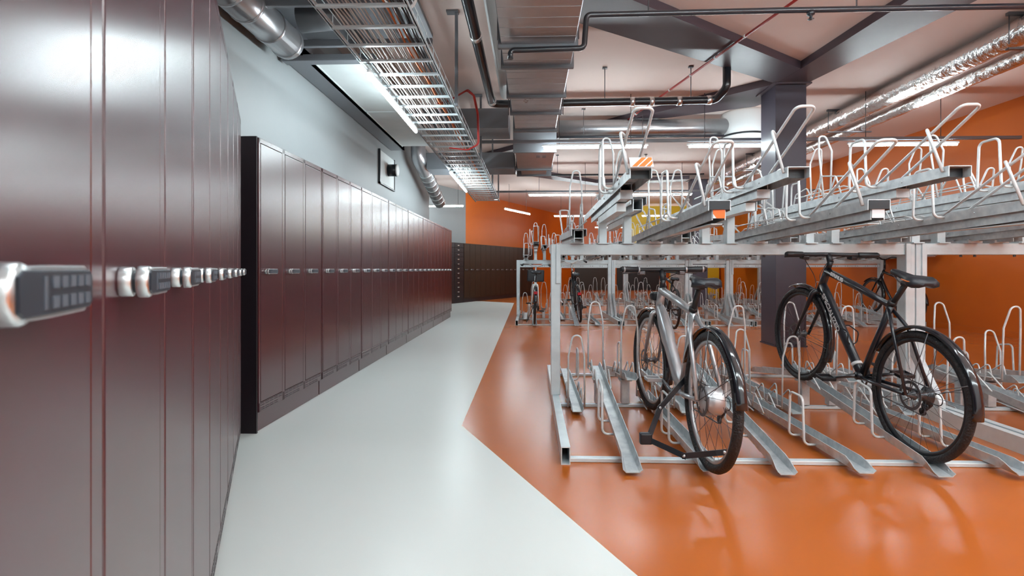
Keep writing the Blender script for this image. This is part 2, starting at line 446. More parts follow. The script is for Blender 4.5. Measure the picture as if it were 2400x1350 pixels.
# ------------------------------------------------------------------ two-tier bicycle racks
# prototypes (local y: -1.38 is the end where a bike is pushed in, +0.28 the inner end)
def channel_bm(high):
    b = bmesh.new()
    z = (lambda y: 0.018 + 0.145 * (y + 1.38)) if high else (lambda y: 0.030 + (0.0 if y < -1.2 else 0.0))
    y1 = 0.28
    secs = [(-1.38, 0.016, 0.050), (-1.36, 0.020, 0.049), (-1.315, 0.040, 0.045), (-1.27, 0.052, 0.041), (-0.5, 0.052, 0.041), (0.2, 0.052, 0.041), (y1 - .05, 0.050, 0.042), (y1, 0.02, 0.046)]
    rings = []
    for y, h, wd in secs:
        zz = z(y)
        p = [(-wd, h), (-0.034, 0), (0.034, 0), (wd, h), (wd - 0.004, h), (0.031, 0.004), (-0.031, 0.004), (-wd + 0.004, h)]
        rings.append([Vector((x, y, zz + q)) for x, q in p])
    loft(b, rings, 0, smooth=False)
    return b, z
PR = {}
def mk(name, b, m):
    me_o = obj(name, b, m); PR_objs.append(me_o); return me_o
PR_objs = []
for high in (0, 1):
    b, zf = channel_bm(high)
    PR['ch', high] = mk('wheel_channel', b, 'galv')
    # front wheel hoop at the inner end
    b = bmesh.new(); z0 = zf(0.2) + 0.02; y = 0.18; H = 0.52
    tube(b, [(-0.06, y, z0 - .01), (-0.058, y + .01, z0 + H * .7), (-0.03, y + 0.04, z0 + H), (0.03, y + 0.04, z0 + H), (0.058, y + .01, z0 + H * .7), (0.06, y, z0 - .01)], 0.0065, 8, fr=0.045, seg=6)
    tube(b, [(-0.06, y, z0), (-0.055, y - .02, z0), (-0.05, y - 0.33, z0 - .03)], 0.005, 6)
    tube(b, [(0.06, y, z0), (0.055, y - .02, z0), (0.05, y - 0.33, z0 - .03)], 0.005, 6)
    PR['hoop', high] = mk('wheel_hoop', b, 'zinc_rod')
    # side guard loop, a bent rod with both feet welded to the channel
    b = bmesh.new(); za, zb = zf(-0.97) + 0.01, zf(-0.79) + 0.01
    tube(b, [(-0.035, -0.97, za), (-0.10, -0.97, za), (-0.10, -0.955, za + 0.27), (-0.10, -0.805, zb + 0.27), (-0.10, -0.79, zb), (-0.035, -0.79, zb)], 0.0075, 8, fr=0.035, seg=5)
    PR['guard', high] = mk('guard_loop', b, 'zinc_rod')
    # small cradle that holds the front tyre
    b = bmesh.new(); zc = zf(-0.12) + 0.02
    for y in (-0.16, 0.06):
        zz = zf(y) + 0.015
        tube(b, [(-0.05, y, zz - .01), (-0.052, y, zz + 0.13), (0.052, y, zz + 0.13), (0.05, y, zz - .01)][:: 1] if False else
             [(-0.048, y - 0.16, zz), (-0.05, y, zz + 0.12), (-0.05, y + 0.03, zz)], 0.005, 6, fr=0.02, seg=3)
        tube(b, [(0.048, y - 0.16, zz), (0.05, y, zz + 0.12), (0.05, y + 0.03, zz)], 0.005, 6, fr=0.02, seg=3)
    PR['cradle', high] = mk('tyre_cradle', b, 'zinc_rod')
b = bmesh.new(); bbox(b, -0.03, 0.03, -0.03, 0.03, 0.03, 0.205, 0.003, seg=1); box(b, -0.045, 0.045, -0.05, 0.05, 0.205, 0.215)
PR['support'] = mk('channel_support', b, 'galv')

# upper trays
def hollow(b, x0, x1, z0f, z1f, ys, t=0.004, bottom=False, mi=0):
    """inverted U channel along y"""
    rings = []
    for y in ys:
        z0, z1 = z0f(y), z1f(y)
        p = [(x0, z0), (x0, z1), (x1, z1), (x1, z0), (x1 - t, z0), (x1 - t, z1 - t), (x0 + t, z1 - t), (x0 + t, z0)]
        rings.append([Vector((x, y, z)) for x, z in p])
    loft(b, rings, mi, smooth=False)
def upper_protos(high, near, far, side):
    """high 0/1, extents in y, side: 'front'/'back'"""
    zt = (lambda y: 1.555 - 0.006 * (y + 1.43)) if high else (lambda y: 1.392 - 0.030 * (y + 1.43))
    k = (side, high)
    b = bmesh.new(); hollow(b, -0.055, 0.055, lambda y: zt(y) - 0.052, zt, [near, far])
    # bolts on the flank
    for y in (-1.1, -0.5, 0.1):
        if near < y < far: cyl(b, (-0.055, y, zt(y) - .026), (-0.059, y, zt(y) - .026), 0.006, 6)
    PR['tray',] = None
    PR[('tray',) + k] = mk('upper_tray', b, 'galv')
    b = bmesh.new(); yn = near + (0.42 if high else 0.012)
    hollow(b, -0.034, 0.034, lambda y: zt(y) - 0.098, lambda y: zt(y) - 0.008, [yn, min(far, 0.5) - .03], t=0.005)
    if high: box(b, -0.036, 0.036, yn - 0.02, yn + 0.04, zt(yn) - .10, zt(yn) - .05)
    box(b, -0.028, 0.028, yn + .03, min(far, 0.5) - .05, zt(-.6) - 0.093, zt(-.6) - 0.088, 1)
    PR[('rail',) + k] = mk('slide_rail', b, ['galv', 'galv_light'])
    b = bmesh.new(); box(b, -0.05, 0.05, near + 0.05, near + 0.056, zt(near) - .048, zt(near) - .005)
    if not high: box(b, -0.050, 0.050, near - .001, near + .01, zt(near) - .047, zt(near) - .006)
    PR[('cap',) + k] = mk('end_cap', b, 'black_plastic')
    # long slanted pull hoop with its strut
    b = bmesh.new(); z = zt(-1.4)
    for sx in (-1, 1): pass
    tube(b, [(-0.05, -0.88, zt(-.88) - .01), (-0.05, -1.30, z + 0.18), (-0.046, -1.50, z + 0.275), (0.046, -1.50, z + 0.275), (0.05, -1.30, z + 0.18), (0.05, -0.88, zt(-.88) - .01)], 0.0075, 8, fr=0.03, seg=5)
    tube(b, [(-0.060, -1.40, z - 0.025), (-0.088, -1.325, z + 0.215), (-0.050, -1.30, z + 0.180)], 0.0075, 8, fr=0.02, seg=5)
    PR[('pull',) + k] = mk('pull_hoop', b, 'zinc_rod')
    b = bmesh.new(); za = zt(-0.85) - 0.02
    tube(b, [(-0.05, -0.89, za), (-0.115, -0.89, za), (-0.115, -0.875, za + 0.29), (-0.115, -0.735, za + 0.29), (-0.115, -0.72, za), (-0.05, -0.72, za)], 0.0075, 8, fr=0.035, seg=5)
    PR[('guard',) + k] = mk('guard_loop', b, 'zinc_rod')
    b = bmesh.new(); y = -0.22 if high else -0.02; z = zt(y) - .005; H = 0.46
    tube(b, [(-0.055, y - .10, z), (-0.045, y - 0.02, z + H * .75), (-0.022, y + 0.02, z + H), (0.022, y + 0.02, z + H), (0.045, y - 0.02, z + H * .75), (0.055, y + .02, z)], 0.0065, 8, fr=0.025, seg=5)
    tube(b, [(-0.05, y - 0.30, z), (-0.05, y - 0.24, z + 0.13), (-0.05, y - 0.06, z + 0.16), (-0.05, y + 0.06, z)], 0.0055, 6, fr=0.03, seg=4)
    tube(b, [(0.05, y - 0.30, z), (0.05, y - 0.24, z + 0.13), (0.05, y - 0.06, z + 0.16), (0.05, y + 0.06, z)], 0.0055, 6, fr=0.03, seg=4)
    tube(b, [(-0.05, -0.62, z + .03), (-0.05, -0.55, z + 0.05), (-0.05, y + .3, z + 0.05)], 0.0045, 6)
    tube(b, [(0.05, -0.62, z + .03), (0.05, -0.55, z + 0.05), (0.05, y + .3, z + 0.05)], 0.0045, 6)
    PR[('hoop2',) + k] = mk('wheel_hoop', b, 'zinc_rod')
upper_protos(0, -1.43, 0.59, 'front'); upper_protos(1, -1.43, 0.9, 'front')
upper_protos(0, -1.43, 0.25, 'back'); upper_protos(1, -1.43, 0.45, 'back')
# post standing on the beam with its long arm under the high tray
b = bmesh.new()
bbox(b, -0.03, 0.03, -0.035, 0.035, 1.241, 1.46, 0.003, seg=1)
rings = []
for y, z in ((0.03, 1.445), (-0.85, 1.445)):
    rings.append([Vector((x, y, zz)) for x, zz in ((-0.028, z - .045), (0.028, z - .045), (0.028, z + 0.004), (-0.028, z + 0.004))])
loft(b, rings, smooth=False)
box(b, -0.04, 0.04, -0.07, 0.07, 1.241, 1.249)
PR['post_high'] = mk('tray_post', b, 'galv_light')
b = bmesh.new(); box(b, -0.05, 0.05, -0.09, 0.09, 1.241, 1.262); box(b, -0.03, 0.03, -0.07, 0.07, 1.262, 1.272)
for x in (-0.038, 0.038):
    for y in (-.07, .07): cyl(b, (x, y, 1.262), (x, y, 1.27), 0.008, 6)
PR['post_low'] = mk('tray_post', b, 'galv')
# warning plates
b = bmesh.new()
mt = Matrix.Translation((0, -1.435, 1.58)) @ Matrix.Rotation(math.radians(-38), 4, 'X')
box(b, -0.057, 0.057, -0.002, 0.002, -0.035, 0.035, 0, mt)
for q in ([(-.05, -.033), (-.025, -.033), (.030, .033), (.005, .033)][::1], [(-.018, -.033), (.012, -.033), (.055, .018), (.055, .033), (.038, .033)], [(.02, -.033), (.04, -.033), (.055, -.012), (.055, .008)]):
    f = b.faces.new([b.verts.new(mt @ Vector((x, -0.0026, z))) for x, z in q]); f.material_index = 1
PR['plate_top'] = mk('warning_plate', b, ['tape_white', 'orange'])
b = bmesh.new(); box(b, -0.030, 0.030, -1.4235, -1.4195, 1.302, 1.378, 0)
f = b.faces.new([b.verts.new((x, -1.4240, z)) for x, z in ((-.030, 1.325), (-.012, 1.302), (.028, 1.302), (.030, 1.34), (.012, 1.368), (-.030, 1.368))]); f.material_index = 1
PR['plate_low'] = mk('warning_plate', b, ['tape_white', 'orange'])
b = bmesh.new(); box(b, -0.030, 0.030, -1.4235, -1.4195, 1.302, 1.378, 0)
PR['plate_white'] = mk('rail_face', b, ['tape_white', 'orange'])
for o in PR_objs: o.name = 'proto_tmp'
def pi_(key, name, parent, loc=(0, 0, 0), rot=(0, 0, 0)):
    o = bpy.data.objects.new(name, PR[key].data); COL.objects.link(o); o.parent = parent
    o.location = loc; o.rotation_euler = rot
    return o

HB = 1.241
def rack(x0, cy, width, nl_f, nl_b, nu, label, plates=None, end=False, detail=True, flip=0):
    t = thing('two_tier_bike_rack', label, 'bike rack', (x0, cy, 0), group='galvanised two-tier bicycle racks')
    for x in ((0.0, width - 0.075) if not end else (0.0, width - 0.075)):
        xx = x + 0.0
        # post of two pressed sections
        b = bmesh.new()
        bbox(b, xx - 0.035, xx + 0.035, -0.05, 0.05, 0.096, HB, 0.004, seg=1)
        b2 = 0.02 if x == 0 else -0.02
        bbox(b, xx + b2 - .018, xx + b2 + .018, -0.062, -0.049, HB - 0.30, HB, 0.003, seg=1)
        obj('post', b, 'galv_light', t)
        # foot rail: open box section
        b = bmesh.new()
        y0, y1 = -1.23, 1.23
        o_ = [(-0.025, 0.0), (0.025, 0.0), (0.025, 0.096), (-0.025, 0.096)]; i_ = [(-0.020, 0.005), (0.020, 0.005), (0.020, 0.091), (-0.020, 0.091)]
        ro = [[b.verts.new((xx + x_, y, z)) for x_, z in o_] for y in (y0, y1)]
        ri = [[b.verts.new((xx + x_, y, z)) for x_, z in i_] for y in (y0, y1)]
        for j in range(4):
            q = (j + 1) % 4
            b.faces.new((ro[0][j], ro[1][j], ro[1][q], ro[0][q])); b.faces.new((ri[0][j], ri[0][q], ri[1][q], ri[1][j]))
            b.faces.new((ro[0][j], ro[0][q], ri[0][q], ri[0][j])); b.faces.new((ro[1][j], ri[1][j], ri[1][q], ro[1][q]))
        bm_rail = obj('foot_rail', b, 'galv_light', t)
        if x > 0 or cy > 6:
            for sgn in (-1, 1):
                b = bmesh.new()
                rings = []
                for (yy, zz) in ((sgn * 0.05, 0.50), (sgn * 0.36, 0.09)):
                    rings.append([Vector((xx + a_, yy, zz + c_)) for a_, c_ in ((-0.02, 0.05), (0.02, 0.05), (0.02, -0.05), (-0.02, -0.05))])
                loft(b, rings, smooth=False); obj('brace', b, 'galv', t)
    # beams
    b = bmesh.new(); bbox(b, 0.0, width - 0.04, -0.045, 0.045, HB - 0.084, HB, 0.004, seg=1)
    for z in (HB - .03, HB - .055): box(b, 0.03, width - 0.07, -0.0465, -0.045, z - .002, z + .002)
    obj('beam', b, 'galv_light', t)
    if detail:
        b = bmesh.new()
        for i in range(nu):
            for dx in (-0.05, 0.05):
                cyl(b, (0.36 + i * .385 + dx, -0.02, HB - .084), (0.36 + i * .385 + dx, -0.02, HB - .10), 0.009, 6)
        obj('bolts', b, 'steel_dark', t)
    if cy > 6:
        b = bmesh.new(); box(b, 0.03, width - .1, -0.02, 0.02, HB - .15, HB - .10)
        for i in range(int(width / .2)):
            for dx in (0.0, 0.045): cyl(b, (0.1 + i * .2 + dx, -0.02, HB - .125), (0.1 + i * .2 + dx, -0.0215, HB - .125), 0.007, 6, 1)
        obj('hole_rail', b, ['galv_light', 'black_plastic'], t)
    for y in (-1.17, 0.0, 1.17):
        b = bmesh.new(); bbox(b, 0.02, width - 0.06, y - 0.022, y + 0.022, 0.001, 0.022, 0.002, seg=1)
        obj('floor_bar', b, 'galv_light', t)
    for side, n, off in (('front', nl_f, 0.33), ('back', nl_b, 0.145)):
        for i in range(n):
            hi = (i + 1) % 2 if side == 'front' else i % 2
            rz = 0 if side == 'front' else PI
            c = pi_(('ch', hi), 'wheel_channel', t, (off + i * 0.385, 0, 0), (0, 0, rz))
            pi_(('hoop', hi), 'wheel_hoop', c); pi_(('guard', hi), 'guard_loop', c); pi_(('cradle', hi), 'tyre_cradle', c)
            if hi: pi_('support', 'channel_support', c, (0, 0, 0))
    for side, off in (('front', 0.36), ('back', 0.16)):
        for i in range(nu):
            hi = (i + 1 + flip) % 2 if side == 'front' else (i + flip) % 2
            rz = 0 if side == 'front' else PI
            if off + i * 0.385 > width - 0.02: continue
            c = pi_(('tray', side, hi), 'upper_tray', t, (off + i * 0.385, 0, 0), (0, 0, rz))
            for kk, nm in (('rail', 'slide_rail'), ('cap', 'end_cap'), ('pull', 'pull_hoop'), ('guard', 'guard_loop'), ('hoop2', 'wheel_hoop')):
                pi_((kk, side, hi), nm, c)
            pi_('post_high' if hi else 'post_low', 'tray_post', c)
            if plates and side == 'front' and i in plates: pi_(plates[i], 'warning_plate', c)
    return t
PW = 2.695
rack(0.185, 4.1, PW, 6, 7, 7, 'large galvanised two-tier bike rack in front holding the silver and black bicycles',
     {0: 'plate_top', 1: 'plate_low', 3: 'plate_white', 5: 'plate_white'})
rack(0.185 + PW, 4.1, PW, 6, 7, 7, 'two-tier bike rack bay continuing right of the triangular braced post', {1: 'plate_white'}, flip=1)
rack(0.185 + 2 * PW, 4.1, 1.95, 4, 4, 4, 'short two-tier bike rack bay nearest the orange right wall', flip=0)
R2 = 11.15
rack(-0.27, R2, 1.97, 4, 4, 5, 'left end bay of the second two-tier rack row holding the white city bicycle', detail=False)
rack(1.70, R2, 1.58, 3, 4, 4, 'second bay of the middle two-tier rack row behind the silver bicycle', detail=False)
rack(3.28, R2, 0.83, 1, 2, 2, 'narrow bay of the middle two-tier rack row beside the dark column', detail=False)
rack(4.11, R2, 3.09, 7, 7, 8, 'right bay of the middle two-tier rack row holding the black city bicycle', detail=False)
R3 = 16.6
for i, lb in enumerate(['left', 'centre', 'right']):
    rack(0.9 + i * 2.05, R3, 2.05, 4, 5, 5, '%s bay of the farthest two-tier rack row near the back' % lb, detail=False)
for o in PR_objs: bpy.data.objects.remove(o)

# ------------------------------------------------------------------ bicycles (local: x forward, y left, z up, origin at rear tyre contact)
def wheel(parent, name, c, R, wd, rimc, hubk, side_rot=None, spokes=28, disc=True, tyre_w=0.021, n=56):
    def fin(b):
        if side_rot is not None: b.transform(side_rot)
        return b
    c = Vector(c)
    b = bmesh.new()
    # tyre
    rings = []
    for i in range(n):
        a = 2 * PI * i / n
        e = Vector((math.cos(a), 0, math.sin(a)))
        rings.append([c + e * (R - tyre_w + math.cos(q) * tyre_w) + Vector((0, math.sin(q) * tyre_w, 0)) for q in [2 * PI * j / 10 for j in range(10)]])
    loft(b, rings, closed=True); fin(b)
    ty = obj('tyre', b, 'rubber')
    b = bmesh.new(); rings = []
    for i in range(n):
        a = 2 * PI * i / n; e = Vector((math.cos(a), 0, math.sin(a)))
        r0 = R - 2 * tyre_w + 0.006
        rings.append([c + e * r_ + Vector((0, y, 0)) for r_, y in ((r0, -.011), (r0, .011), (r0 - .017, .010), (r0 - .024, .003), (r0 - .024, -.003), (r0 - .017, -.010))])
    loft(b, rings, closed=True); fin(b)
    rim = obj(name, b, rimc, parent); ty.parent = rim
    r1 = R - 2 * tyre_w - 0.015
    b = bmesh.new()
    hr = 0.062 if hubk == 'motor' else 0.022
    for i in range(spokes):
        a = 2 * PI * i / spokes; sgn = 1 if i % 2 else -1
        a2 = a + (0.9 if (i // 2) % 2 else -0.9) * (0.35 if hubk == 'motor' else 1.0)
        p1 = c + Vector((math.cos(a), 0, math.sin(a))) * r1
        p0 = c + Vector((math.cos(a2) * hr, sgn * (0.04 if hubk == 'motor' else 0.028), math.sin(a2) * hr))
        cyl(b, p0, p1, 0.0011, 4)
    fin(b); obj('spokes', b, 'spoke', rim)
    b = bmesh.new()
    if hubk == 'motor':
        lathe(b, [(0, -0.062), (0.03, -0.062), (0.066, -0.05), (0.072, -0.042), (0.072, 0.030), (0.066, 0.038), (0.03, 0.05), (0, 0.05)], c, (0, 1, 0), 32)
    else:
        lathe(b, [(0, -0.062), (0.008, -0.062), (0.008, -0.05), (0.026, -0.032), (0.026, -0.026), (0.013, -0.022), (0.013, 0.022), (0.026, 0.026), (0.026, 0.032), (0.008, 0.05), (0.008, 0.062), (0, 0.062)], c, (0, 1, 0), 20)
    fin(b); obj('hub', b, 'alu' if hubk == 'motor' else 'steel_dark', rim)
    if disc:
        b = bmesh.new(); nn = 32
        for y in (0.044,):
            ro = [c + Vector((math.cos(2 * PI * j / nn) * .078, y, math.sin(2 * PI * j / nn) * .078)) for j in range(nn)]
            ri = [c + Vector((math.cos(2 * PI * j / nn) * .062, y, math.sin(2 * PI * j / nn) * .062)) for j in range(nn)]
            ro2 = [p + Vector((0, .002, 0)) for p in ro]; ri2 = [p + Vector((0, .002, 0)) for p in ri]
            loft(b, [ro, ro2, ri2, ri], closed=True, smooth=False)
            for j in range(5):
                a = 2 * PI * j / 5
                cyl(b, c + Vector((math.cos(a) * .02, y, math.sin(a) * .02)), c + Vector((math.cos(a + .4) * .064, y, math.sin(a + .4) * .064)), 0.003, 5)
        fin(b); obj('brake_disc', b, 'steel_dark', rim)
    return rim

def fender(parent, c, R, a0, a1, w_, m, tr=None, n=26, name='mudguard'):
    b = bmesh.new(); rings = []; c = Vector(c)
    for i in range(n + 1):
        a = math.radians(a0 + (a1 - a0) * i / n); e = Vector((math.cos(a), 0, math.sin(a)))
        sec = []
        for q, t_ in [(-75, 0), (-40, 0), (0, 0), (40, 0), (75, 0), (75, 1), (40, 1), (0, 1), (-40, 1), (-75, 1)]:
            qq = math.radians(q); rr = w_ - 0.003 * t_
            sec.append(c + e * (R - w_ * .35 + math.cos(qq) * rr * .75) + Vector((0, math.sin(qq) * rr, 0)))
        rings.append(sec)
    loft(b, rings)
    if tr is not None: b.transform(tr)
    return obj(name, b, m, parent)

def saddle_obj(parent, p, L=0.27, wd=0.075, stripe=False, tiltdeg=0):
    b = bmesh.new(); rings = []
    for t_, hw, zt, zb in ((0, .4, -.018, -.034), (.04, .85, -.004, -.045), (.18, 1.0, .006, -.055), (.35, .75, .002, -.05), (.5, .42, -.004, -.042), (.75, .26, 0, -.032), (.93, .22, .002, -.028), (1, .10, -.008, -.022)):
        x = -L * .55 + L * t_; h = wd * hw
        zb *= 1.35
        rings.append([Vector((x, y, z)) for y, z in ((-h, zb * .6), (-h * .96, zt - .012), (-h * .7, zt), (0, zt + .001 - (.006 if .1 < t_ < .9 else 0)), (h * .7, zt), (h * .96, zt - .012), (h, zb * .6), (h * .6, zb * .75), (0, zb * .55), (-h * .6, zb * .75))])
    loft(b, rings)
    if stripe:
        for s_ in (-1, 1):
            tube(b, [(-L * .5, s_ * wd * .72, -.018), (-L * .35, s_ * wd * 1.0, -.02), (-L * .15, s_ * wd * .82, -.022)], 0.0035, 6, 1)
    mtx = Matrix.Translation(p) @ Matrix.Rotation(math.radians(tiltdeg), 4, 'Y'); b.transform(mtx)
    s = obj('saddle', b, ['saddle', 'orange_cable'], parent)
    b = bmesh.new()
    for s_ in (-1, 1): tube(b, [(-.09, s_ * .03, -.03), (-.05, s_ * .022, -.052), (.03, s_ * .022, -.052), (.09, s_ * .012, -.03)], 0.0035, 6)
    b.transform(mtx); obj('rails', b, 'steel_dark', s)
    return s

def bike(label, Pr, Pf, lean, kind):
    """kind: dict of options"""
    K = dict(frame='black_frame', rim='black_plastic', hub='plain', steer=0, R=0.345, L=1.08, fat=0.020, down=0.022, fenders=True, fmat='black_gloss',
             step=False, basket=False, barw=.31, bar='flat', barmat='black_plastic', sad=0.97, disc=True, spokes=28, kick=False, text=False, tyre=0.021, detail=True, barh=0.99, seatx=0.225, fstart=-30, fend=170)
    K.update(kind)
    Pr, Pf = Vector(Pr), Vector(Pf)
    fw = (Pf - Pr).normalized()
    left = Vector((0, 0, 1)).cross(fw).normalized()
    up = fw.cross(left).normalized()
    lm = Matrix.Rotation(math.radians(lean), 3, fw)          # positive lean tips towards the right-hand side
    left = lm @ left; up = lm @ up
    t = thing('bicycle', label, 'bicycle')
    t.matrix_world = Matrix(((fw.x, left.x, up.x, Pr.x), (fw.y, left.y, up.y, Pr.y), (fw.z, left.z, up.z, Pr.z), (0, 0, 0, 1)))
    R, L = K['R'], K['L']
    ra = Vector((0, 0, R)); fa = Vector((L, 0, R))
    bb = Vector((0.44, 0, R - 0.06))
    sc = Vector((0.29, 0, R + 0.42)); seat = Vector((K['seatx'], 0, K['sad']))
    hb = Vector((L - 0.175, 0, R + 0.375)); ht = Vector((L - 0.225, 0, R + 0.52))
    ax = (ht - hb).normalized()
    st = Matrix.Translation(ht) @ Matrix.Rotation(math.radians(K['steer']), 4, ax) @ Matrix.Translation(-ht)
    wheel(t, 'rear_wheel', ra, R, 0, K['rim'], K['hub'], None, K['spokes'], K['disc'], K['tyre'])
    wheel(t, 'front_wheel', fa, R, 0, K['rim'], 'plain', st, K['spokes'], K['disc'], K['tyre'])
    # frame
    b = bmesh.new(); f = K['fat']
    tube(b, [hb - ax * .01, ht + ax * .01], [f + .006, f + .003], 14)
    dt = K['down']
    if dt > .02 and K['text']:
        tube(b, [hb + ax * .03, hb + ax * .03], .01, 4) if False else None
        d0 = hb + ax * .035; dn = bb - d0; u = Vector((0, 1, 0)); v = dn.normalized().cross(u); rings = []
        for t_, a_, c_ in ((0, .024, .034), (.15, .026, .038), (.6, .026, .035), (.9, .026, .030), (1, .024, .026)):
            rings.append([d0 + dn * t_ + u * math.cos(q) * a_ + v * math.sin(q) * c_ for q in [2 * PI * j / 16 for j in range(16)]])
        loft(b, rings)
    elif dt > .03:
        d0 = hb + ax * .03; d1 = bb + Vector((0.01, 0, .02))
        dn = (d1 - d0)
        secs = [(0, .022, .028), (.08, .030, .038), (.2, .036, .052), (.42, .038, .056), (.5, .034, .046), (.85, .033, .044), (1, .028, .034)]
        u = Vector((0, 1, 0)); v = dn.normalized().cross(u)
        rings = []
        for t_, a_, c_ in secs:
            p = d0 + dn * t_
            rings.append([p + u * math.copysign(abs(math.cos(q)) ** .7, math.cos(q)) * a_ + v * math.copysign(abs(math.sin(q)) ** .7, math.sin(q)) * c_ for q in [2 * PI * j / 16 for j in range(16)]])
        loft(b, rings)
    else:
        tube(b, [hb + ax * .03, (hb + bb) / 2, bb], [dt + .003, dt + .003, dt], 14)
    if K['step']:
        tube(b, [ht - ax * .01, (.62, 0, R + .18), bb + (sc - bb) * .30], [.017, .017, .016], 10, fr=.2)
    else:
        tube(b, [ht - ax * .01, ht.lerp(sc, .5), sc], [f + .004, f + .003, .016 if dt < .03 else .022], 12)
    tube(b, [bb, bb.lerp(sc, .5), sc + (sc - bb).normalized() * .02], [.021, .019, .018], 12)
    lathe(b, [(0, -.038), (.024, -.038), (.024, .038), (0, .038)], bb, (0, 1, 0), 18)
    sw = .010 if dt < .03 else .013
    for s_ in (-1, 1):
        tube(b, [bb + Vector((-.03, s_ * .02, 0)), (.30, s_ * .042, R - .045), (0.02, s_ * .066, R)], [sw + .003, sw + .001, sw], 8, fr=.1)
        tube(b, [sc + Vector((0, s_ * .012, -.02)), (.20, s_ * .045, R + .32), (0.0, s_ * .068, R)], [sw, sw, sw - .002], 8, fr=.08)
    bmesh.ops.remove_doubles(b, verts=b.verts[:], dist=1e-6)
    fr = obj('frame', b, K['frame'], t)
    if K['text']:
        for txt, p0, p1, size, off in (('SPECIALIZED', (hb + ax * .035).lerp(bb, .12), (hb + ax * .035).lerp(bb, .54), 0.046, 0.0268), ('SIRRUS', ht.lerp(sc, .12), ht.lerp(sc, .34), 0.034, 0.0262)):
            cu = bpy.data.curves.new('lettering', 'FONT'); cu.body = txt; cu.size = size; cu.extrude = 0.0006; cu.offset = 0.0012; cu.align_x = 'CENTER'; cu.align_y = 'CENTER'
            to = bpy.data.objects.new('tmp', cu); COL.objects.link(to)
            dg = bpy.context.evaluated_depsgraph_get(); me = bpy.data.meshes.new_from_object(to.evaluated_get(dg))
            bpy.data.objects.remove(to)
            d = (p1 - p0).normalized(); nrm = Vector((0, 1, 0)); v = nrm.cross(d)
            sx = (p1 - p0).length / max(vv.co.x for vv in me.vertices) / 2
            mm = Matrix(((d.x, v.x, nrm.x, 0), (d.y, v.y, nrm.y, 0), (d.z, v.z, nrm.z, 0), (0, 0, 0, 1)))
            mid_ = (p0 + p1) / 2
            me.transform(Matrix.Translation(mid_ + nrm * off) @ mm @ Matrix.Scale(sx, 4, (1, 0, 0)))
            me.materials.clear(); me.materials.append(M['tape_white'])
            lo = bpy.data.objects.new('lettering', me); COL.objects.link(lo); lo.parent = fr
            lo['label'] = 'white lettering'
        b = bmesh.new(); q = bb.lerp(hb + ax * .035, .10); tube(b, [q, q + (hb - bb).normalized() * .02], .0318, 14); obj('white_band', b, 'tape_white', fr)
    # seat post, saddle
    sd = (seat - sc).normalized()
    b = bmesh.new(); tube(b, [sc - sd * .02, seat - Vector((0, 0, .05))], .0155, 12)
    lathe(b, [(0, -.012), (.024, -.012), (.024, .012), (0, .012)], sc + (sc - bb).normalized() * .02, (sc - bb).normalized(), 14)
    bbox(b, seat.x - .02, seat.x + .02, -.022, .022, seat.z - .068, seat.z - .045, .004)
    obj('seat_post', b, 'black_plastic', t)
    if K['text']:
        b = bmesh.new(); tube(b, [seat.lerp(sc, .30), seat.lerp(sc, .36)], .0165, 12); obj('post_band', b, 'tape_white', t)
    saddle_obj(t, seat, stripe=K['text'], wd=.080 if not K['step'] else .095, L=.28, tiltdeg=K.get('satilt', -3))
    # fork
    b = bmesh.new()
    lathe(b, [(0, -.012), (.024, -.012), (.026, .0), (.02, .012), (0, .012)], hb, ax, 16)
    for s_ in (-1, 1):
        tube(b, [hb - ax * .012, hb + Vector((.01, s_ * .045, -.02)), hb + Vector((.025, s_ * .05, -.07)), (L - .012, s_ * .052, R)], [.016, .017, .016, .009], 10, fr=.03)
    b.transform(st); obj('fork', b, K.get('forkmat', K['frame']), t)
    # stem and bar
    bc = Vector((ht.x + .055 - .04, 0, K['barh']))
    b = bmesh.new(); tube(b, [ht, ht + ax * .07], .018, 12); tube(b, [ht + ax * .06, bc], [.020, .017], 10)
    if K['bar'] == 'flat':
        bp = [(bc.x - .045, K['barw'], bc.z + .004), (bc.x - .012, .12, bc.z), (bc.x, .04, bc.z), (bc.x, -.04, bc.z), (bc.x - .012, -.12, bc.z), (bc.x - .045, -K['barw'], bc.z + .004)]
    else:
        bp = [(bc.x - .20, .28, bc.z + .02), (bc.x - .06, .24, bc.z + .05), (bc.x + .02, .14, bc.z + .05), (bc.x + .02, .04, bc.z), (bc.x + .02, -.04, bc.z), (bc.x + .02, -.14, bc.z + .05), (bc.x - .06, -.24, bc.z + .05), (bc.x - .20, -.28, bc.z + .02)]
    tube(b, bp, .0145 if K['bar'] == 'flat' else .012, 10, fr=.06)
    b.transform(st); hbm = obj('handlebar', b, K['barmat'], t)
    for a_, c_ in ((0, 1), (-1, -2)):
        p, q = Vector(bp[a_]), Vector(bp[c_]); d = (q - p).normalized()
        b = bmesh.new(); tube(b, [p - d * .012, p, p + d * .115, p + d * .12], [.014, .020, .019, .016], 12); b.transform(st); obj('grip', b, 'black_plastic', hbm)
        if K['hub'] == 'motor':
            b = bmesh.new()
            for o_ in (.004, .112): tube(b, [p + d * o_, p + d * (o_ + .011)], .0215, 12)
            b.transform(st); obj('grip_ring', b, 'alu', hbm)
        if K['detail']:
            b = bmesh.new(); s_ = 1 if p.y > 0 else -1
            m0 = p + d * .145
            tube(b, [m0, m0 + Vector((.035, 0, -.012)), m0 + Vector((.055, s_ * .05, -.02)), m0 + Vector((.045, s_ * .12, -.025))], [.011, .009, .006, .005], 8, fr=.02)
            bbox(b, m0.x - .012, m0.x + .04, m0.y - .022, m0.y + .022, m0.z - .035, m0.z - .008, .006)
            b.transform(st); obj('brake_lever', b, 'black_plastic' if K['hub'] != 'motor' else 'steel_dark', hbm)
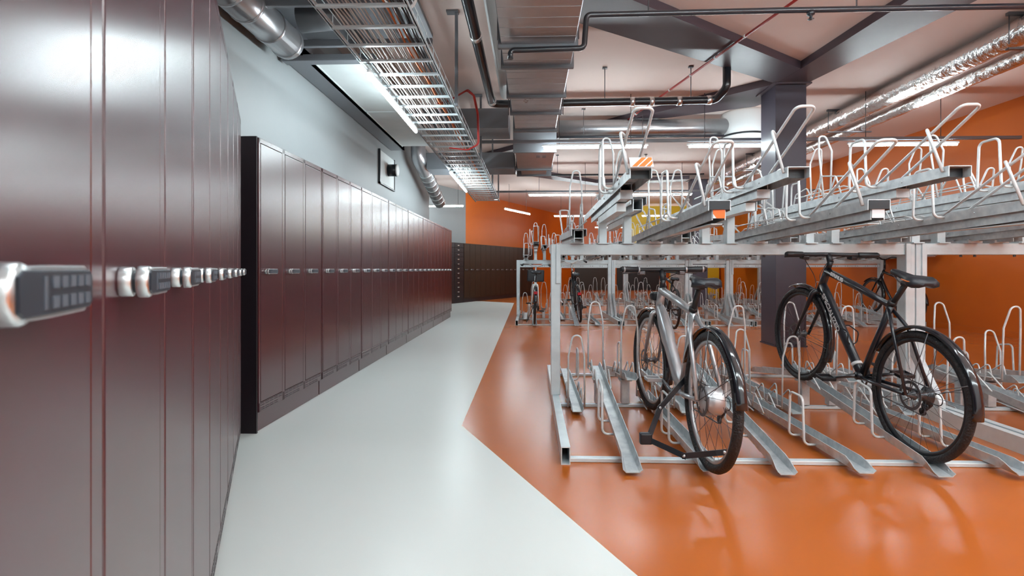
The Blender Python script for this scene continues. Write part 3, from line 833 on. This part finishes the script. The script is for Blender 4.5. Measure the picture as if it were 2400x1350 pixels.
    if K['detail']:
        b = bmesh.new()
        for s_ in (-1, 1):
            tube(b, [(bc.x + .04, s_ * .15, bc.z - .02), (bc.x + .12, s_ * .09, bc.z - .05), (bc.x + .10, s_ * .02, bc.z - .16), (hb.x + .03, s_ * .015, hb.z + .03), (hb.x + .04, s_ * .03, hb.z - .12)], .0026, 6, fr=.08)
        b.transform(st); obj('cables', b, 'black_plastic', t)
        if K['hub'] == 'motor':
            b = bmesh.new(); bbox(b, hb.x + .04, hb.x + .11, -.03, .03, hb.z + .06, hb.z + .12, .012); lathe(b, [(0, 0), (.03, 0), (.026, .02), (0, .022)], (hb.x + .11, 0, hb.z + .09), (1, 0, 0), 16, 1)
            b.transform(st); obj('headlamp', b, ['black_plastic', 'chrome'], t)
    # cranks, chain ring, pedals, chain
    b = bmesh.new()
    nn = 40
    for r0, r1, y in ((.088, .074, -.046),):
        ro = [bb + Vector((math.cos(2 * PI * j / nn) * (r0 + (.003 if j % 2 else 0)), y, math.sin(2 * PI * j / nn) * (r0 + (.003 if j % 2 else 0)))) for j in range(nn)]
        ri = [bb + Vector((math.cos(2 * PI * j / nn) * r1, y, math.sin(2 * PI * j / nn) * r1)) for j in range(nn)]
        loft(b, [ro, [p + Vector((0, -.003, 0)) for p in ro], [p + Vector((0, -.003, 0)) for p in ri], ri], closed=True, smooth=False)
        for j in range(5):
            a = 2 * PI * j / 5; cyl(b, bb + Vector((0, y, 0)), bb + Vector((math.cos(a) * r1, y, math.sin(a) * r1)), .006, 6)
    ca = math.radians(K.get('crank', 20))
    for s_ in (-1, 1):
        e = bb + Vector((math.cos(ca) * .17 * s_, s_ * .072, math.sin(ca) * .17 * s_))
        tube(b, [bb + Vector((0, s_ * .045, 0)), bb + Vector((0, s_ * .058, 0)) + (e - bb) * .08, e], [.014, .013, .009], 8)
    cr = obj('crankset', b, 'steel_dark', t)
    for s_ in (-1, 1):
        e = bb + Vector((math.cos(ca) * .17 * s_, s_ * .072, math.sin(ca) * .17 * s_))
        b = bmesh.new(); y0, y1 = sorted((e.y + s_ * .008, e.y + s_ * .10))
        for xx in (-.042, .032): bbox(b, e.x + xx, e.x + xx + .010, y0, y1, e.z - .012, e.z + .012, .003, seg=1)
        for yy in (y0, y1 - .008): bbox(b, e.x - .042, e.x + .042, yy, yy + .008, e.z - .010, e.z + .010, .002, seg=1)
        cyl(b, (e.x, y0, e.z), (e.x, y1, e.z), .008, 8)
        obj('pedal', b, 'alu' if K['hub'] == 'motor' else 'black_plastic', cr)
    b = bmesh.new()
    for j, (rr, yy) in enumerate(((.05, -.050), (.045, -.046), (.040, -.042), (.035, -.038), (.030, -.034))):
        lathe(b, [(0, 0), (rr, 0), (rr, .0022), (0, .0022)], ra + Vector((0, yy, 0)), (0, 1, 0), 22)
    obj('cassette', b, 'steel_dark', t)
    b = bmesh.new(); de = ra + Vector((.02, -.055, -.10))
    tube(b, [ra + Vector((0, -.062, -.01)), ra + Vector((-.005, -.07, -.05)), de], [.009, .013, .010], 8)
    for q in (ra + Vector((.005, -.05, -.065)), de): lathe(b, [(0, -.004), (.022, -.004), (.022, .004), (0, .004)], q, (0, 1, 0), 14)
    tube(b, [ra + Vector((-.01, -.07, -.04)), ra + Vector((-.08, -.07, -.03)), ra + Vector((-.07, -.07, .03)), ra + Vector((.05, -.06, .015))], .0025, 6, fr=.04)
    obj('derailleur', b, 'black_plastic', t)
    b = bmesh.new(); y = -.048
    tube(b, [bb + Vector((0, y, .088)), ra + Vector((0, y, .044))], .0035, 6); tube(b, [bb + Vector((0, y, -.088)), de + Vector((0, .004, -.02)), de + Vector((-.02, .004, 0)), ra + Vector((.02, y, -.045))], .0035, 6, fr=.012)
    obj('chain', b, 'steel_dark', t)
    # mudguards
    if K['fenders']:
        g = fender(t, ra, R + .018, K['fstart'] + 0, K['fend'], .030, K['fmat'])
        b = bmesh.new()
        for s_ in (-1, 1):
            for ang in (150, 95):
                a = math.radians(ang); tube(b, [ra + Vector((0, s_ * .06, 0)), ra + Vector((math.cos(a) * (R + .01), s_ * .030, math.sin(a) * (R + .01)))], .0022, 5)
        obj('stays', b, 'steel_dark', g)
        g = fender(t, fa, R + .018, 60 if K['text'] else 40, 195, .030, K['fmat'], st)
        b = bmesh.new()
        for s_ in (-1, 1):
            a = math.radians(180); tube(b, [fa + Vector((0, s_ * .05, 0)), fa + Vector((math.cos(a) * (R + .01), s_ * .030, math.sin(a) * (R + .01)))], .0022, 5)
        b.transform(st); obj('stays', b, 'steel_dark', g)
    if K['basket']:
        b = bmesh.new(); x0 = bc.x + .04
        bbox(b, x0, x0 + .26, -.17, .17, bc.z - .30, bc.z - .06, .02); b.transform(st); obj('basket', b, 'black_plastic', t)
    if K['kick']:
        b = bmesh.new(); tube(b, [(.34, .03, R - .05), (.30, .14, .02), (.26, .155, .015)], .008, 8, fr=.02); obj('kickstand', b, 'black_plastic', t)
    if K.get('cage'):
        m0 = hb.lerp(bb, .60); d = (bb - hb).normalized(); nn_ = Vector((0, 1, 0)).cross(d); nn_ = nn_ if nn_.z > 0 else -nn_
        b = bmesh.new()
        for s_ in (-1, 1):
            tube(b, [m0 - d * .08 + nn_ * .03, m0 - d * .07 + nn_ * .05 + Vector((0, s_ * .036, 0)), m0 + d * .02 + nn_ * .10 + Vector((0, s_ * .034, 0)), m0 + d * .06 + nn_ * .05 + Vector((0, s_ * .03, 0)), m0 + d * .07 + nn_ * .03], .004, 6, fr=.02)
        bbox(b, m0.x - .02, m0.x + .02, -.012, .012, m0.z + .015, m0.z + .05, .004)
        obj('bottle_cage', b, 'black_plastic', t)
    if K.get('rearlight'):
        b = bmesh.new(); bbox(b, -.02 - R * .9, .02 - R * .9, -.03, .03, R + .22, R + .27, .006); obj('rear_light', b, 'reflector_red', t)
    return t

bike('silver electric bicycle with black mudguards parked in the second lower channel', (0.90, 2.74, 0.034), (0.85, 3.858, 0.05), 1.2,
     dict(frame='alu', rim='alu', hub='motor', steer=4, down=.04, fat=.022, tyre=.024, sad=.97, barh=1.0, crank=12, R=.35, L=1.12, seatx=.2, fstart=20, fend=172, forkmat='alu', barw=.28))
bike('black hybrid bicycle with white lettering parked in the fifth lower channel', (2.056, 2.983, 0.036), (1.995, 4.105, 0.232), 1.2,
     dict(text=True, steer=1, cage=True, crank=-25, sad=.97, barh=.97, seatx=.2, L=1.14, fstart=20, fend=176, rim='black_plastic', down=.0245))
bike('white and red city bicycle with a black basket in the second rack row', (0.06, 9.78, 0.04), (0.06, 10.88, 0.04), 2,
     dict(frame='white_paint', rim='steel_dark', step=True, basket=True, bar='city', barmat='alu', kick=True, disc=False, spokes=20, detail=False, rearlight=True, sad=.98, barh=1.06))
bike('dark bicycle with a chrome handlebar seen from behind in the second rack row', (0.92, 10.1, 0.05), (0.90, 11.2, 0.16), -5,
     dict(frame='black_frame', rim='alu', bar='city', barmat='chrome', disc=False, spokes=20, detail=False, sad=.92, barh=1.04, rearlight=True))
bike('black bicycle standing behind the seat post of the silver bicycle', (2.42, 9.15, 0.03), (2.44, 10.25, 0.04), 3,
     dict(frame='black_frame', rim='alu', disc=False, spokes=20, detail=False, sad=.88, barh=.96, fenders=False))
bike('black city bicycle parked at the right end of the second rack row', (6.86, 9.95, 0.05), (6.82, 11.05, 0.18), 4,
     dict(frame='black_frame', rim='steel_dark', step=False, bar='city', disc=False, spokes=20, detail=False, sad=.94, barh=1.1, down=.02))

# folding lock hanging between the silver bike and its guard loop
t = thing('folding_lock', 'black folding lock hooked around the rear wheel of the silver bicycle', 'lock')
LKP = [(0.895, 3.10, 0.43), (0.70, 2.93, 0.295), (0.615, 2.83, 0.155), (0.765, 2.70, 0.115), (0.95, 2.66, 0.15)]
for i in range(4):
    a, c_ = Vector(LKP[i]), Vector(LKP[i + 1])
    d = (c_ - a); u = d.normalized(); wv = u.cross(Vector((0.2, -1, 0.1))).normalized(); nv = u.cross(wv)
    b = bmesh.new(); rings = []
    for q in (a - u * .012, c_ + u * .012):
        rings.append([q + wv * .014 + nv * .0035, q - wv * .014 + nv * .0035, q - wv * .014 - nv * .0035, q + wv * .014 - nv * .0035])
    loft(b, rings, smooth=False); o = obj('link', b, 'black_plastic', t)
    b = bmesh.new(); lathe(b, [(0, -.006), (.008, -.006), (.008, .006), (0, .006)], c_, nv, 12); obj('rivet', b, 'alu', o)
b = bmesh.new(); m_ = Vector(LKP[2]); bbox(b, m_.x - .045, m_.x + .02, m_.y - .018, m_.y + .018, m_.z - .025, m_.z + .035, .008); obj('lock_body', b, 'black_plastic', t)

# ------------------------------------------------------------------ lamps
def lamp(p0, p1, label, drop=CZ, rods=True, thick=0.035):
    p0, p1 = Vector(p0), Vector(p1)
    mid_ = (p0 + p1) / 2; d = p1 - p0; L = d.length
    rz = math.atan2(d.y, d.x)
    t = thing('tube_lamp', label, 'lamp', mid_[:], (0, 0, rz), 'linear tube lamps under the ceiling')
    b = bmesh.new(); h = L / 2; rings = []
    for x in (-h, h): rings.append([Vector((x, math.cos(q) * thick * .5, math.sin(q) * thick * .5 )) for q in [2 * PI * j / 10 for j in range(10)]])
    loft(b, rings); tb = obj('tube', b, 'led', t)
    b = bmesh.new(); bbox(b, -h - .03, h + .03, -.012, .012, thick * .5 + .001, thick * .5 + .03, .003, seg=1)
    hs = obj('housing', b, 'white_paint', t)
    if rods:
        b = bmesh.new()
        for x in (-h * .7, h * .7): cyl(b, (x, 0, thick * .5 + .028), (x, 0, drop - .002 - mid_.z), .005, 6); obj('suspension_rod', b, 'steel_dark', t); b = bmesh.new()
        b.free()
    return t
ya = lambda x: 7.93 + 0.03 * x
lamp((0.19, 8.0, 2.87), (1.71, 8.0, 2.87), 'bright tube lamp left of the dark column, behind the front rack')
lamp((2.34, 8.0, 2.87), (3.86, 8.0, 2.87), 'bright tube lamp passing just behind the dark column')
lamp((4.67, 8.0, 2.87), (6.2, 8.0, 2.87), 'bright tube lamp right of the dark column, before the orange wall')
lamp((-0.05, 13.15, 2.87), (1.57, 13.15, 2.87), 'distant tube lamp above the second rack row, left one')
lamp((2.4, 13.15, 2.87), (3.9, 13.15, 2.87), 'distant tube lamp above the second rack row, right one')
lamp((5.0, 13.15, 2.87), (6.5, 13.15, 2.87), 'distant tube lamp near the foil pipe end and right wall')
lamp((-0.79, 16.1, 2.87), (-0.05, 17.7, 2.87), 'far slanting tube lamp in front of the orange wall above brown lockers')
lamp((-2.95, 15.35, 2.87), (-1.96, 15.31, 2.87), 'far tube lamp in front of the grey corner wall')
lamp((-1.313, 4.28, 2.62), (-1.313, 6.04, 2.62), 'long bright tube lamp along the left edge of the cable tray, near', rods=False)
lamp((-1.313, 8.64, 2.62), (-1.313, 10.75, 2.62), 'long bright tube lamp along the left edge of the cable tray, far', rods=False)
# unseen front rows and aisle lamp, added to raise the brightness
NTH = ['left', 'second from left', 'third from left', 'right']
for k, x in enumerate((0.7, 2.7, 4.6, 6.3)): lamp((x, 2.2, 2.87), (x + 1.3, 2.2, 2.87), NTH[k] + ' added unseen tube lamp of the fill row above the front of the nearest rack')
for k, x in enumerate((0.1, 1.9, 3.7, 5.5)): lamp((x, 0.5, 2.87), (x + 1.5, 0.5, 2.87), NTH[k] + ' added unseen tube lamp of the fill row above the nearest locker doors')
for k, x in enumerate((0.1, 1.9, 3.7, 5.5)): lamp((x, -1.4, 2.87), (x + 1.5, -1.4, 2.87), NTH[k] + ' added unseen tube lamp of the fill row nearest the pale front wall')
lamp((-0.6, 0.3, 2.67), (-0.6, 1.9, 2.67), 'added unseen tube lamp brightening the aisle beside the nearest maroon lockers', rods=False)
for k, x in enumerate((0.8, 3.8)): lamp((x, 18.4, 2.87), (x + 1.5, 18.4, 2.87), ('left', 'right')[k] + ' distant tube lamp over the farthest rack row')
for k, x in enumerate((2.8, 5.0)): lamp((x, 23.4, 2.87), (x + 1.5, 23.4, 2.87), ('left', 'right')[k] + ' farthest tube lamp near the back wall')

def tagobj(name, b, m, label, cat, group=None):
    return tag(obj(name, b, m), label, cat, group)
# lighting trunk rails
for y, x0, x1, lb in ((8.0, -0.75, 7.1, 'long thin lamp rail above the nearer visible lamp row'), (13.15, -1.0, 6.9, 'long thin lamp rail above the distant lamp row')):
    b = bmesh.new(); bbox(b, x0, x1, y - .025, y + .025, 2.94, 2.985, .003, seg=1); tagobj('lamp_rail', b, 'pipe_grey', lb, 'lamp rail')

# ------------------------------------------------------------------ cable tray with cables
TX0, TX1, TZ = -1.375, -0.785, 2.72
t = thing('cable_tray', 'long galvanised cable ladder tray hanging along the ceiling above the aisle', 'cable tray', (-1.08, 2.3, TZ))
for x in (TX0 + 1.08, TX1 + 1.08):
    b = bmesh.new(); box(b, x - .012, x + .012, 0, 10.9, 0, .012); box(b, x - .004, x + .004, 0, 10.9, .0, .035); tube(b, [(x, 0, .10), (x, 10.9, .10)], .004, 6)
    for k in range(36): cyl(b, (x, .15 + k * .3, 0), (x, .15 + k * .3, .10), .003, 5)
    obj('side_rail', b, 'galv_light', t)
b = bmesh.new(); box(b, TX0 + 1.08, TX1 + 1.08, -.014, .014, -.004, .014); rg = obj('rung', b, 'galv_light', t, (0, .15, 0))
for k in range(1, 36): inst(rg, t, (0, .15 + k * .3, 0))
for k, y in enumerate((5.37 - 2.3, 7.97 - 2.3, 10.4 - 2.3, 12.3 - 2.3)):
    b = bmesh.new(); bbox(b, TX1 + 1.08 + .015, TX1 + 1.08 + .045, y - .02, y + .02, -.02, CZ - TZ, .003, seg=1); box(b, TX1 + 1.08 - .07, TX1 + 1.08 + .05, y - .04, y + .04, CZ - TZ - .02, CZ - TZ)
    obj('hanger', b, 'pipe_grey', t)
cabs = [('cable_white', 'white'), ('cable_grey', 'grey'), ('orange_cable', 'orange'), ('pipe_black', 'black')]
lay = []
for i in range(15): lay.append((-1.29 + i * .0150 + (i // 4) * .022, 0, .0055))
for i in range(3): lay.append((-0.99 + i * .013, 1, .005))
lay += [(-0.93, 2, .008), (-0.91, 2, .008)]
for i in range(5): lay.append((-0.885 + i * .017, 3, .0075))
for i, (x, c_, r_) in enumerate(lay):
    b = bmesh.new(); ph = random.uniform(0, 6.28); am = random.uniform(.004, .014); lay_z = TZ + .014 + r_ + (.013 if i % 2 else 0)
    pts = [Vector((x + am * math.sin(y * 1.7 + ph) + .006 * math.sin(y * 5.1 + ph * 2), y, lay_z)) for y in [2.3 + k * .30 for k in range(37)]]
    tube(b, pts, r_, 5)
    o = tagobj('cable', b, cabs[c_][0], 'thin %s cable lying lengthwise in the ceiling cable tray' % cabs[c_][1], 'cable', '%s cables in the tray' % cabs[c_][1])
b = bmesh.new(); tube(b, [(-1.05, 3.2, 2.86), (-0.95, 3.5, 2.80), (-0.80, 3.55, 2.78), (-0.72, 3.45, 2.90), (-0.70, 3.3, 3.1), (-0.72, 3.2, 3.64)], .011, 8, fr=.08)
tagobj('cable', b, 'cable_white', 'thick white cable looping over the near edge of the cable tray', 'cable')
b = bmesh.new()
for k, dx in enumerate((0, .014)):
    tube(b, [(-1.0 + dx, 5.6, 2.80), (-0.95 + dx, 5.9, 2.90 + dx), (-0.74 + dx, 6.1, 3.10 + dx), (-0.68 + dx, 6.25, 3.09), (-0.66 + dx, 6.5, 2.95), (-0.66 + dx, 6.6, 2.60), (-0.80 + dx, 6.6, 2.53), (-1.02 + dx, 6.6, 2.56)], .008, 8, fr=.07)
tagobj('conduit', b, 'red', 'red conduit curving down beside the right edge of the cable tray', 'conduit')
b = bmesh.new(); tube(b, [(3.05, 2.6, 3.54), (2.446, 5.025, 3.54), (1.605, 8.98, 3.54)], .014, 8)
for k in range(7):
    p = Vector((2.446, 5.025, 3.54)).lerp(Vector((1.605, 8.98, 3.54)), k / 7 + .05); lathe(b, [(0, -.015), (.019, -.015), (.019, .015), (0, .015)], p, (-.2, 1, 0), 8, 1)
bz = tagobj('conduit', b, ['red', 'white_paint'], 'thin red conduit running diagonally across the pink ceiling', 'conduit')

# ------------------------------------------------------------------ ducts and pipes
t = thing('rectangular_duct', 'wide rectangular metal air duct in flanged sections left of centre', 'duct', (0.055, 3.0, 2.9))
ys = [-2.0, 4.40, 4.85, 5.68, 6.30, 7.08]
for i in range(5):
    a, c_ = ys[i] - 3.0, ys[i + 1] - 3.0
    b = bmesh.new(); g = 0.0 if i < 2 else .012 * (i - 1)
    bbox(b, -.305 + g, .305 - g, a, c_, 0, .24, .006, seg=1)
    k = 1
    while a + k * .16 < c_ - .05:
        box(b, -.300 + g, .300 - g, a + k * .16, a + k * .16 + .004, -.0025, .003); k += 1
    obj('duct_section', b, 'duct', t)
    b = bmesh.new(); bbox(b, -.33 + g, .33 - g, c_ - .02, c_ + .02, -.03, .25, .004, seg=1); obj('flange', b, 'pipe_grey', t)
for y in (1.3, 3.4):
    b = bmesh.new()
    for x in (-.325, .325): cyl(b, (x, y, 0), (x, y, CZ - 2.902), .006, 6)
    obj('hanger', b, 'steel_dark', t)
t = thing('rectangular_duct', 'lower rectangular duct piece with printed label above the far lamps', 'duct', (0.05, 8.25, 2.88))
b = bmesh.new(); bbox(b, -.30, .32, 0, 1.5, 0, .34, .006, seg=1); obj('duct_section', b, 'duct', t)
b = bmesh.new(); bbox(b, -.24, .24, 1.5, 2.1, .0, .30, .006, seg=1); obj('duct_section', b, 'duct', t)
for y in (-0.002, 1.5, 2.1):
    b = bmesh.new(); bbox(b, -.33, .34, y - .02, y + .02, -.03, .37, .004, seg=1); obj('flange', b, 'pipe_grey', t)
b = bmesh.new()
for x in (.03, .13): bbox(b, x, x + .06, .35, .52, -.003, .001, .001, seg=1)
obj('label_plate', b, 'pipe_grey', t)
b = bmesh.new()
for x in (-.30, .30): cyl(b, (x, .6, .3), (x, .6, CZ - 2.88), .006, 6)
obj('hanger', b, 'steel_dark', t)
b = bmesh.new(); bbox(b, -2.0, -0.32, 7.5, 8.15, 3.04, 3.32, .006, seg=1); tagobj('cross_duct', b, 'pipe_grey', 'dark duct crossing behind the cable tray to the rectangular duct', 'duct')
b = bmesh.new(); bbox(b, -1.9, -0.30, 9.6, 10.2, 2.86, 3.16, .006, seg=1); tagobj('cross_duct', b, 'pipe_grey', 'second dark cross duct farther back under the ceiling', 'duct')

def pipe(name, pts, r, m, label, cat='pipe', fr=.09, n=14, clamps=(), cm='chrome', group=None, rods=()):
    b = bmesh.new(); tube(b, pts, r, n, fr=fr)
    t_ = tagobj(name, b, m, label, cat, group)
    for a, c_ in clamps:
        b = bmesh.new(); a, c_ = Vector(a), Vector(c_); lathe(b, [(r, -.03), (r + .007, -.03), (r + .007, .03), (r, .03)], a, c_, 16); obj('clamp', b, cm, t_)
    for p in rods:
        b = bmesh.new(); cyl(b, p, (p[0], p[1], CZ), .006, 6); box(b, p[0] - .03, p[0] + .03, p[1] - .02, p[1] + .02, CZ - .02, CZ); obj('hanger', b, 'steel_dark', t_)
    return t_
pipe('drain_pipe', [(-0.51, 1.0, 3.2), (-0.51, 6.93, 3.2), (0.0, 6.93, 3.2), (2.36, 6.93, 3.22), (2.44, 6.75, 3.32), (2.44, 6.75, 3.65)], .05, 'pipe_black',
     'thick glossy black drain pipe bending from aisle side towards the column', clamps=[((-0.51, 4.9, 3.2), (0, 1, 0)), ((-0.50, 6.8, 3.2), (0, 1, 0)), ((1.3, 6.93, 3.21), (1, 0, 0)), ((1.55, 6.93, 3.21), (1, 0, 0)), ((1.9, 6.93, 3.21), (1, 0, 0)), ((2.28, 6.93, 3.22), (1, 0, 0))], rods=[(0.95, 6.93, 3.22), (2.05, 6.93, 3.22)])
spk = pipe('sprinkler_pipe', [(-0.17, 4.36, 2.77), (-0.17, 4.36, 2.84), (0.43, 4.36, 2.85), (0.45, 4.36, 3.12), (2.0, 4.36, 3.13), (7.55, 4.36, 3.13)], .023, 'pipe_black',
     'thin black sprinkler pipe running across to the right in front of beams', fr=.04, rods=[(0.95, 4.36, 3.13), (2.6, 4.36, 3.13), (4.5, 4.36, 3.13)])
for x in (2.24, 5.1):
    b = bmesh.new(); lathe(b, [(0, 0), (.03, 0), (.03, -.03), (.012, -.04), (.012, -.06), (.026, -.065), (0, -.07)], (x, 4.36, 3.12), (0, 0, 1), 10); obj('sprinkler_head', b, 'pipe_black', spk)
for y, z, x0, x1, lb in ((8.7, 3.2, 0.45, 3.1, 'thin black pipe running under the round grey duct'), (12.2, 3.2, 0.2, 3.9, 'distant thin black pipe crossing under the ceiling')):
    pipe('sprinkler_pipe', [(x0, y, z), (x1, y, z)], .022, 'pipe_black', lb, fr=None, rods=[(x0 + .4, y, z), (x1 - 1.3, y, z)])
pipe('insulated_pipe', [(-0.345, 0.9, 3.42), (-0.345, 7.2, 3.42)], .075, 'white_paint', 'pale round pipe hugging the ceiling left of the rectangular duct', fr=None)
# round grey duct with big white drop
pipe('round_duct', [(0.45, 9.0, 3.42), (3.25, 9.0, 3.42)], .135, 'duct', 'round grey spiral duct running towards the dark column', 'duct', fr=None, n=28)
b = bmesh.new(); lathe(b, [(0, 3.18), (.36, 3.18), (.37, 3.20), (.37, 3.62), (.34, CZ - .003), (0, CZ - .003)], (3.56, 9.05, 0), (0, 0, 1), 40)
o = tagobj('round_plenum', b, 'white_paint', 'large white round air box hanging behind the dark column', 'air box')
b = bmesh.new(); lathe(b, [(.368, 3.24), (.376, 3.24), (.376, 3.27), (.368, 3.27)], (3.56, 9.05, 0), (0, 0, 1), 40); obj('strap', b, 'black_plastic', o)
# foil covered twin pipes
for x, r, z, lb in ((5.035, .141, 3.50, 'thicker foil wrapped pipe running along the ceiling above the racks'), (5.397, .096, 3.40, 'thinner foil wrapped pipe running beside the thicker one')):
    b = bmesh.new(); y = 2.5; pts = []; rs = []
    k = 0
    while y < 14.8:
        pts.append((x, y, z)); rs.append(r * (1.0 if k % 4 else .955)); y += .11; k += 1
    tube(b, pts, rs, 20)
    o = tagobj('foil_pipe', b, 'foil', lb, 'pipe', 'foil wrapped pipes')
    if r > .1:
        for yy in (5.6, 8.9, 12.2):
            b = bmesh.new()
            for dx in (-.18, .48): cyl(b, (x + dx, yy, z - .16), (x + dx, yy, CZ - .01), .006, 6)
            box(b, x - .2, x + .5, yy - .02, yy + .02, CZ - .03, CZ - .0); box(b, x - .2, x + .5, yy - .02, yy + .02, z - .22, z - .20); obj('hanger', b, 'steel_dark', o)
# spiral ducts on the left
def spiral(pts, r, label, fr=.12):
    b = bmesh.new(); P = fillet(pts, fr, 8); tube(b, P, r, 24)
    o = tagobj('spiral_duct', b, 'duct', label, 'duct', 'round silver spiral ducts')
    return o
sp = spiral([(-2.10, 3.32, 3.0), (-2.10, 4.55, 3.0)], .135, 'shiny round spiral duct above the near left lockers')
for y in (3.6, 3.85, 4.2, 4.5):
    b = bmesh.new(); lathe(b, [(.135, -.012), (.142, -.012), (.142, .012), (.135, .012)], (-2.10, y, 3.0), (0, 1, 0), 24); obj('joint_ring', b, 'duct', sp)
b = bmesh.new(); lathe(b, [(0, .0), (.10, 0), (.10, .40), (0, .40)], (-1.83, 4.15, 3.02), (1, .05, .1), 20); tagobj('duct_stub', b, 'pipe_grey', 'dark round duct stub rising beside the silver spiral duct', 'duct')
sp = spiral([(-2.02, 9.4, 3.65), (-2.02, 9.5, 3.05), (-2.02, 11.7, 2.52)], .13, 'silver spiral duct dropping from the ceiling at the end of the grey wall')
for k in range(7):
    p = Vector((-2.02, 10.1, 2.905)).lerp(Vector((-2.02, 11.5, 2.57)), k / 6); b = bmesh.new(); lathe(b, [(.13, -.01), (.137, -.01), (.137, .01), (.13, .01)], p, (0, 2.2, -.53), 24); obj('joint_ring', b, 'chrome', sp)
# light boards under the ceiling beside the wall
for i, (y0, y1, lb) in enumerate(((4.9, 6.52, 'near'), (6.56, 8.39, 'middle'))):
    b = bmesh.new(); bbox(b, -2.04, -1.50, y0, y1, 3.0, 3.03, .004, seg=1)
    box(b, -2.045, -2.035, y0, y1, 2.99, 3.06)
    tagobj('ceiling_board', b, 'board', 'pale flat ceiling board beside the grey wall, %s one' % lb, 'board', 'pale ceiling boards')
b = bmesh.new(); box(b, -2.28, -2.06, 4.6, 8.6, 2.98, 3.06); box(b, -2.08, -2.06, 4.6, 8.6, 2.98, 3.2); tagobj('wall_bracket', b, 'pipe_grey', 'dark steel angle along the top of the grey wall', 'bracket')
b = bmesh.new(); box(b, -2.28, -0.9, 3.3, 4.86, 3.17, 3.21); tagobj('ceiling_board', b, 'pipe_grey', 'dark ceiling board above the silver spiral duct', 'board')
for y, lb in ((4.62, 'first'), (3.9, 'second')):
    b = bmesh.new(); bbox(b, -2.2, -0.86, y - .02, y + .02, 3.0, 3.06, .004, seg=1); tagobj('support_bar', b, 'pipe_grey', '%s dark cross bar above the cable tray' % lb, 'bar')
b = bmesh.new(); bbox(b, -2.25, -1.4, 4.74, 4.84, 2.93, 2.99, .004, seg=1)
for k in range(16): box(b, -2.0 + k * .04, -1.98 + k * .04, 4.739, 4.741, 2.95, 2.965)
tagobj('perforated_rail', b, 'pipe_grey', 'perforated metal rail crossing beside the grey wall', 'rail')

# far things: bins and pale crate seen through the racks
b = bmesh.new(); bbox(b, 5.0, 5.5, 18.9, 19.4, 0, .95, .02); tagobj('waste_bin', b, 'galv', 'grey metal bin standing far behind by the yellow wall', 'bin')
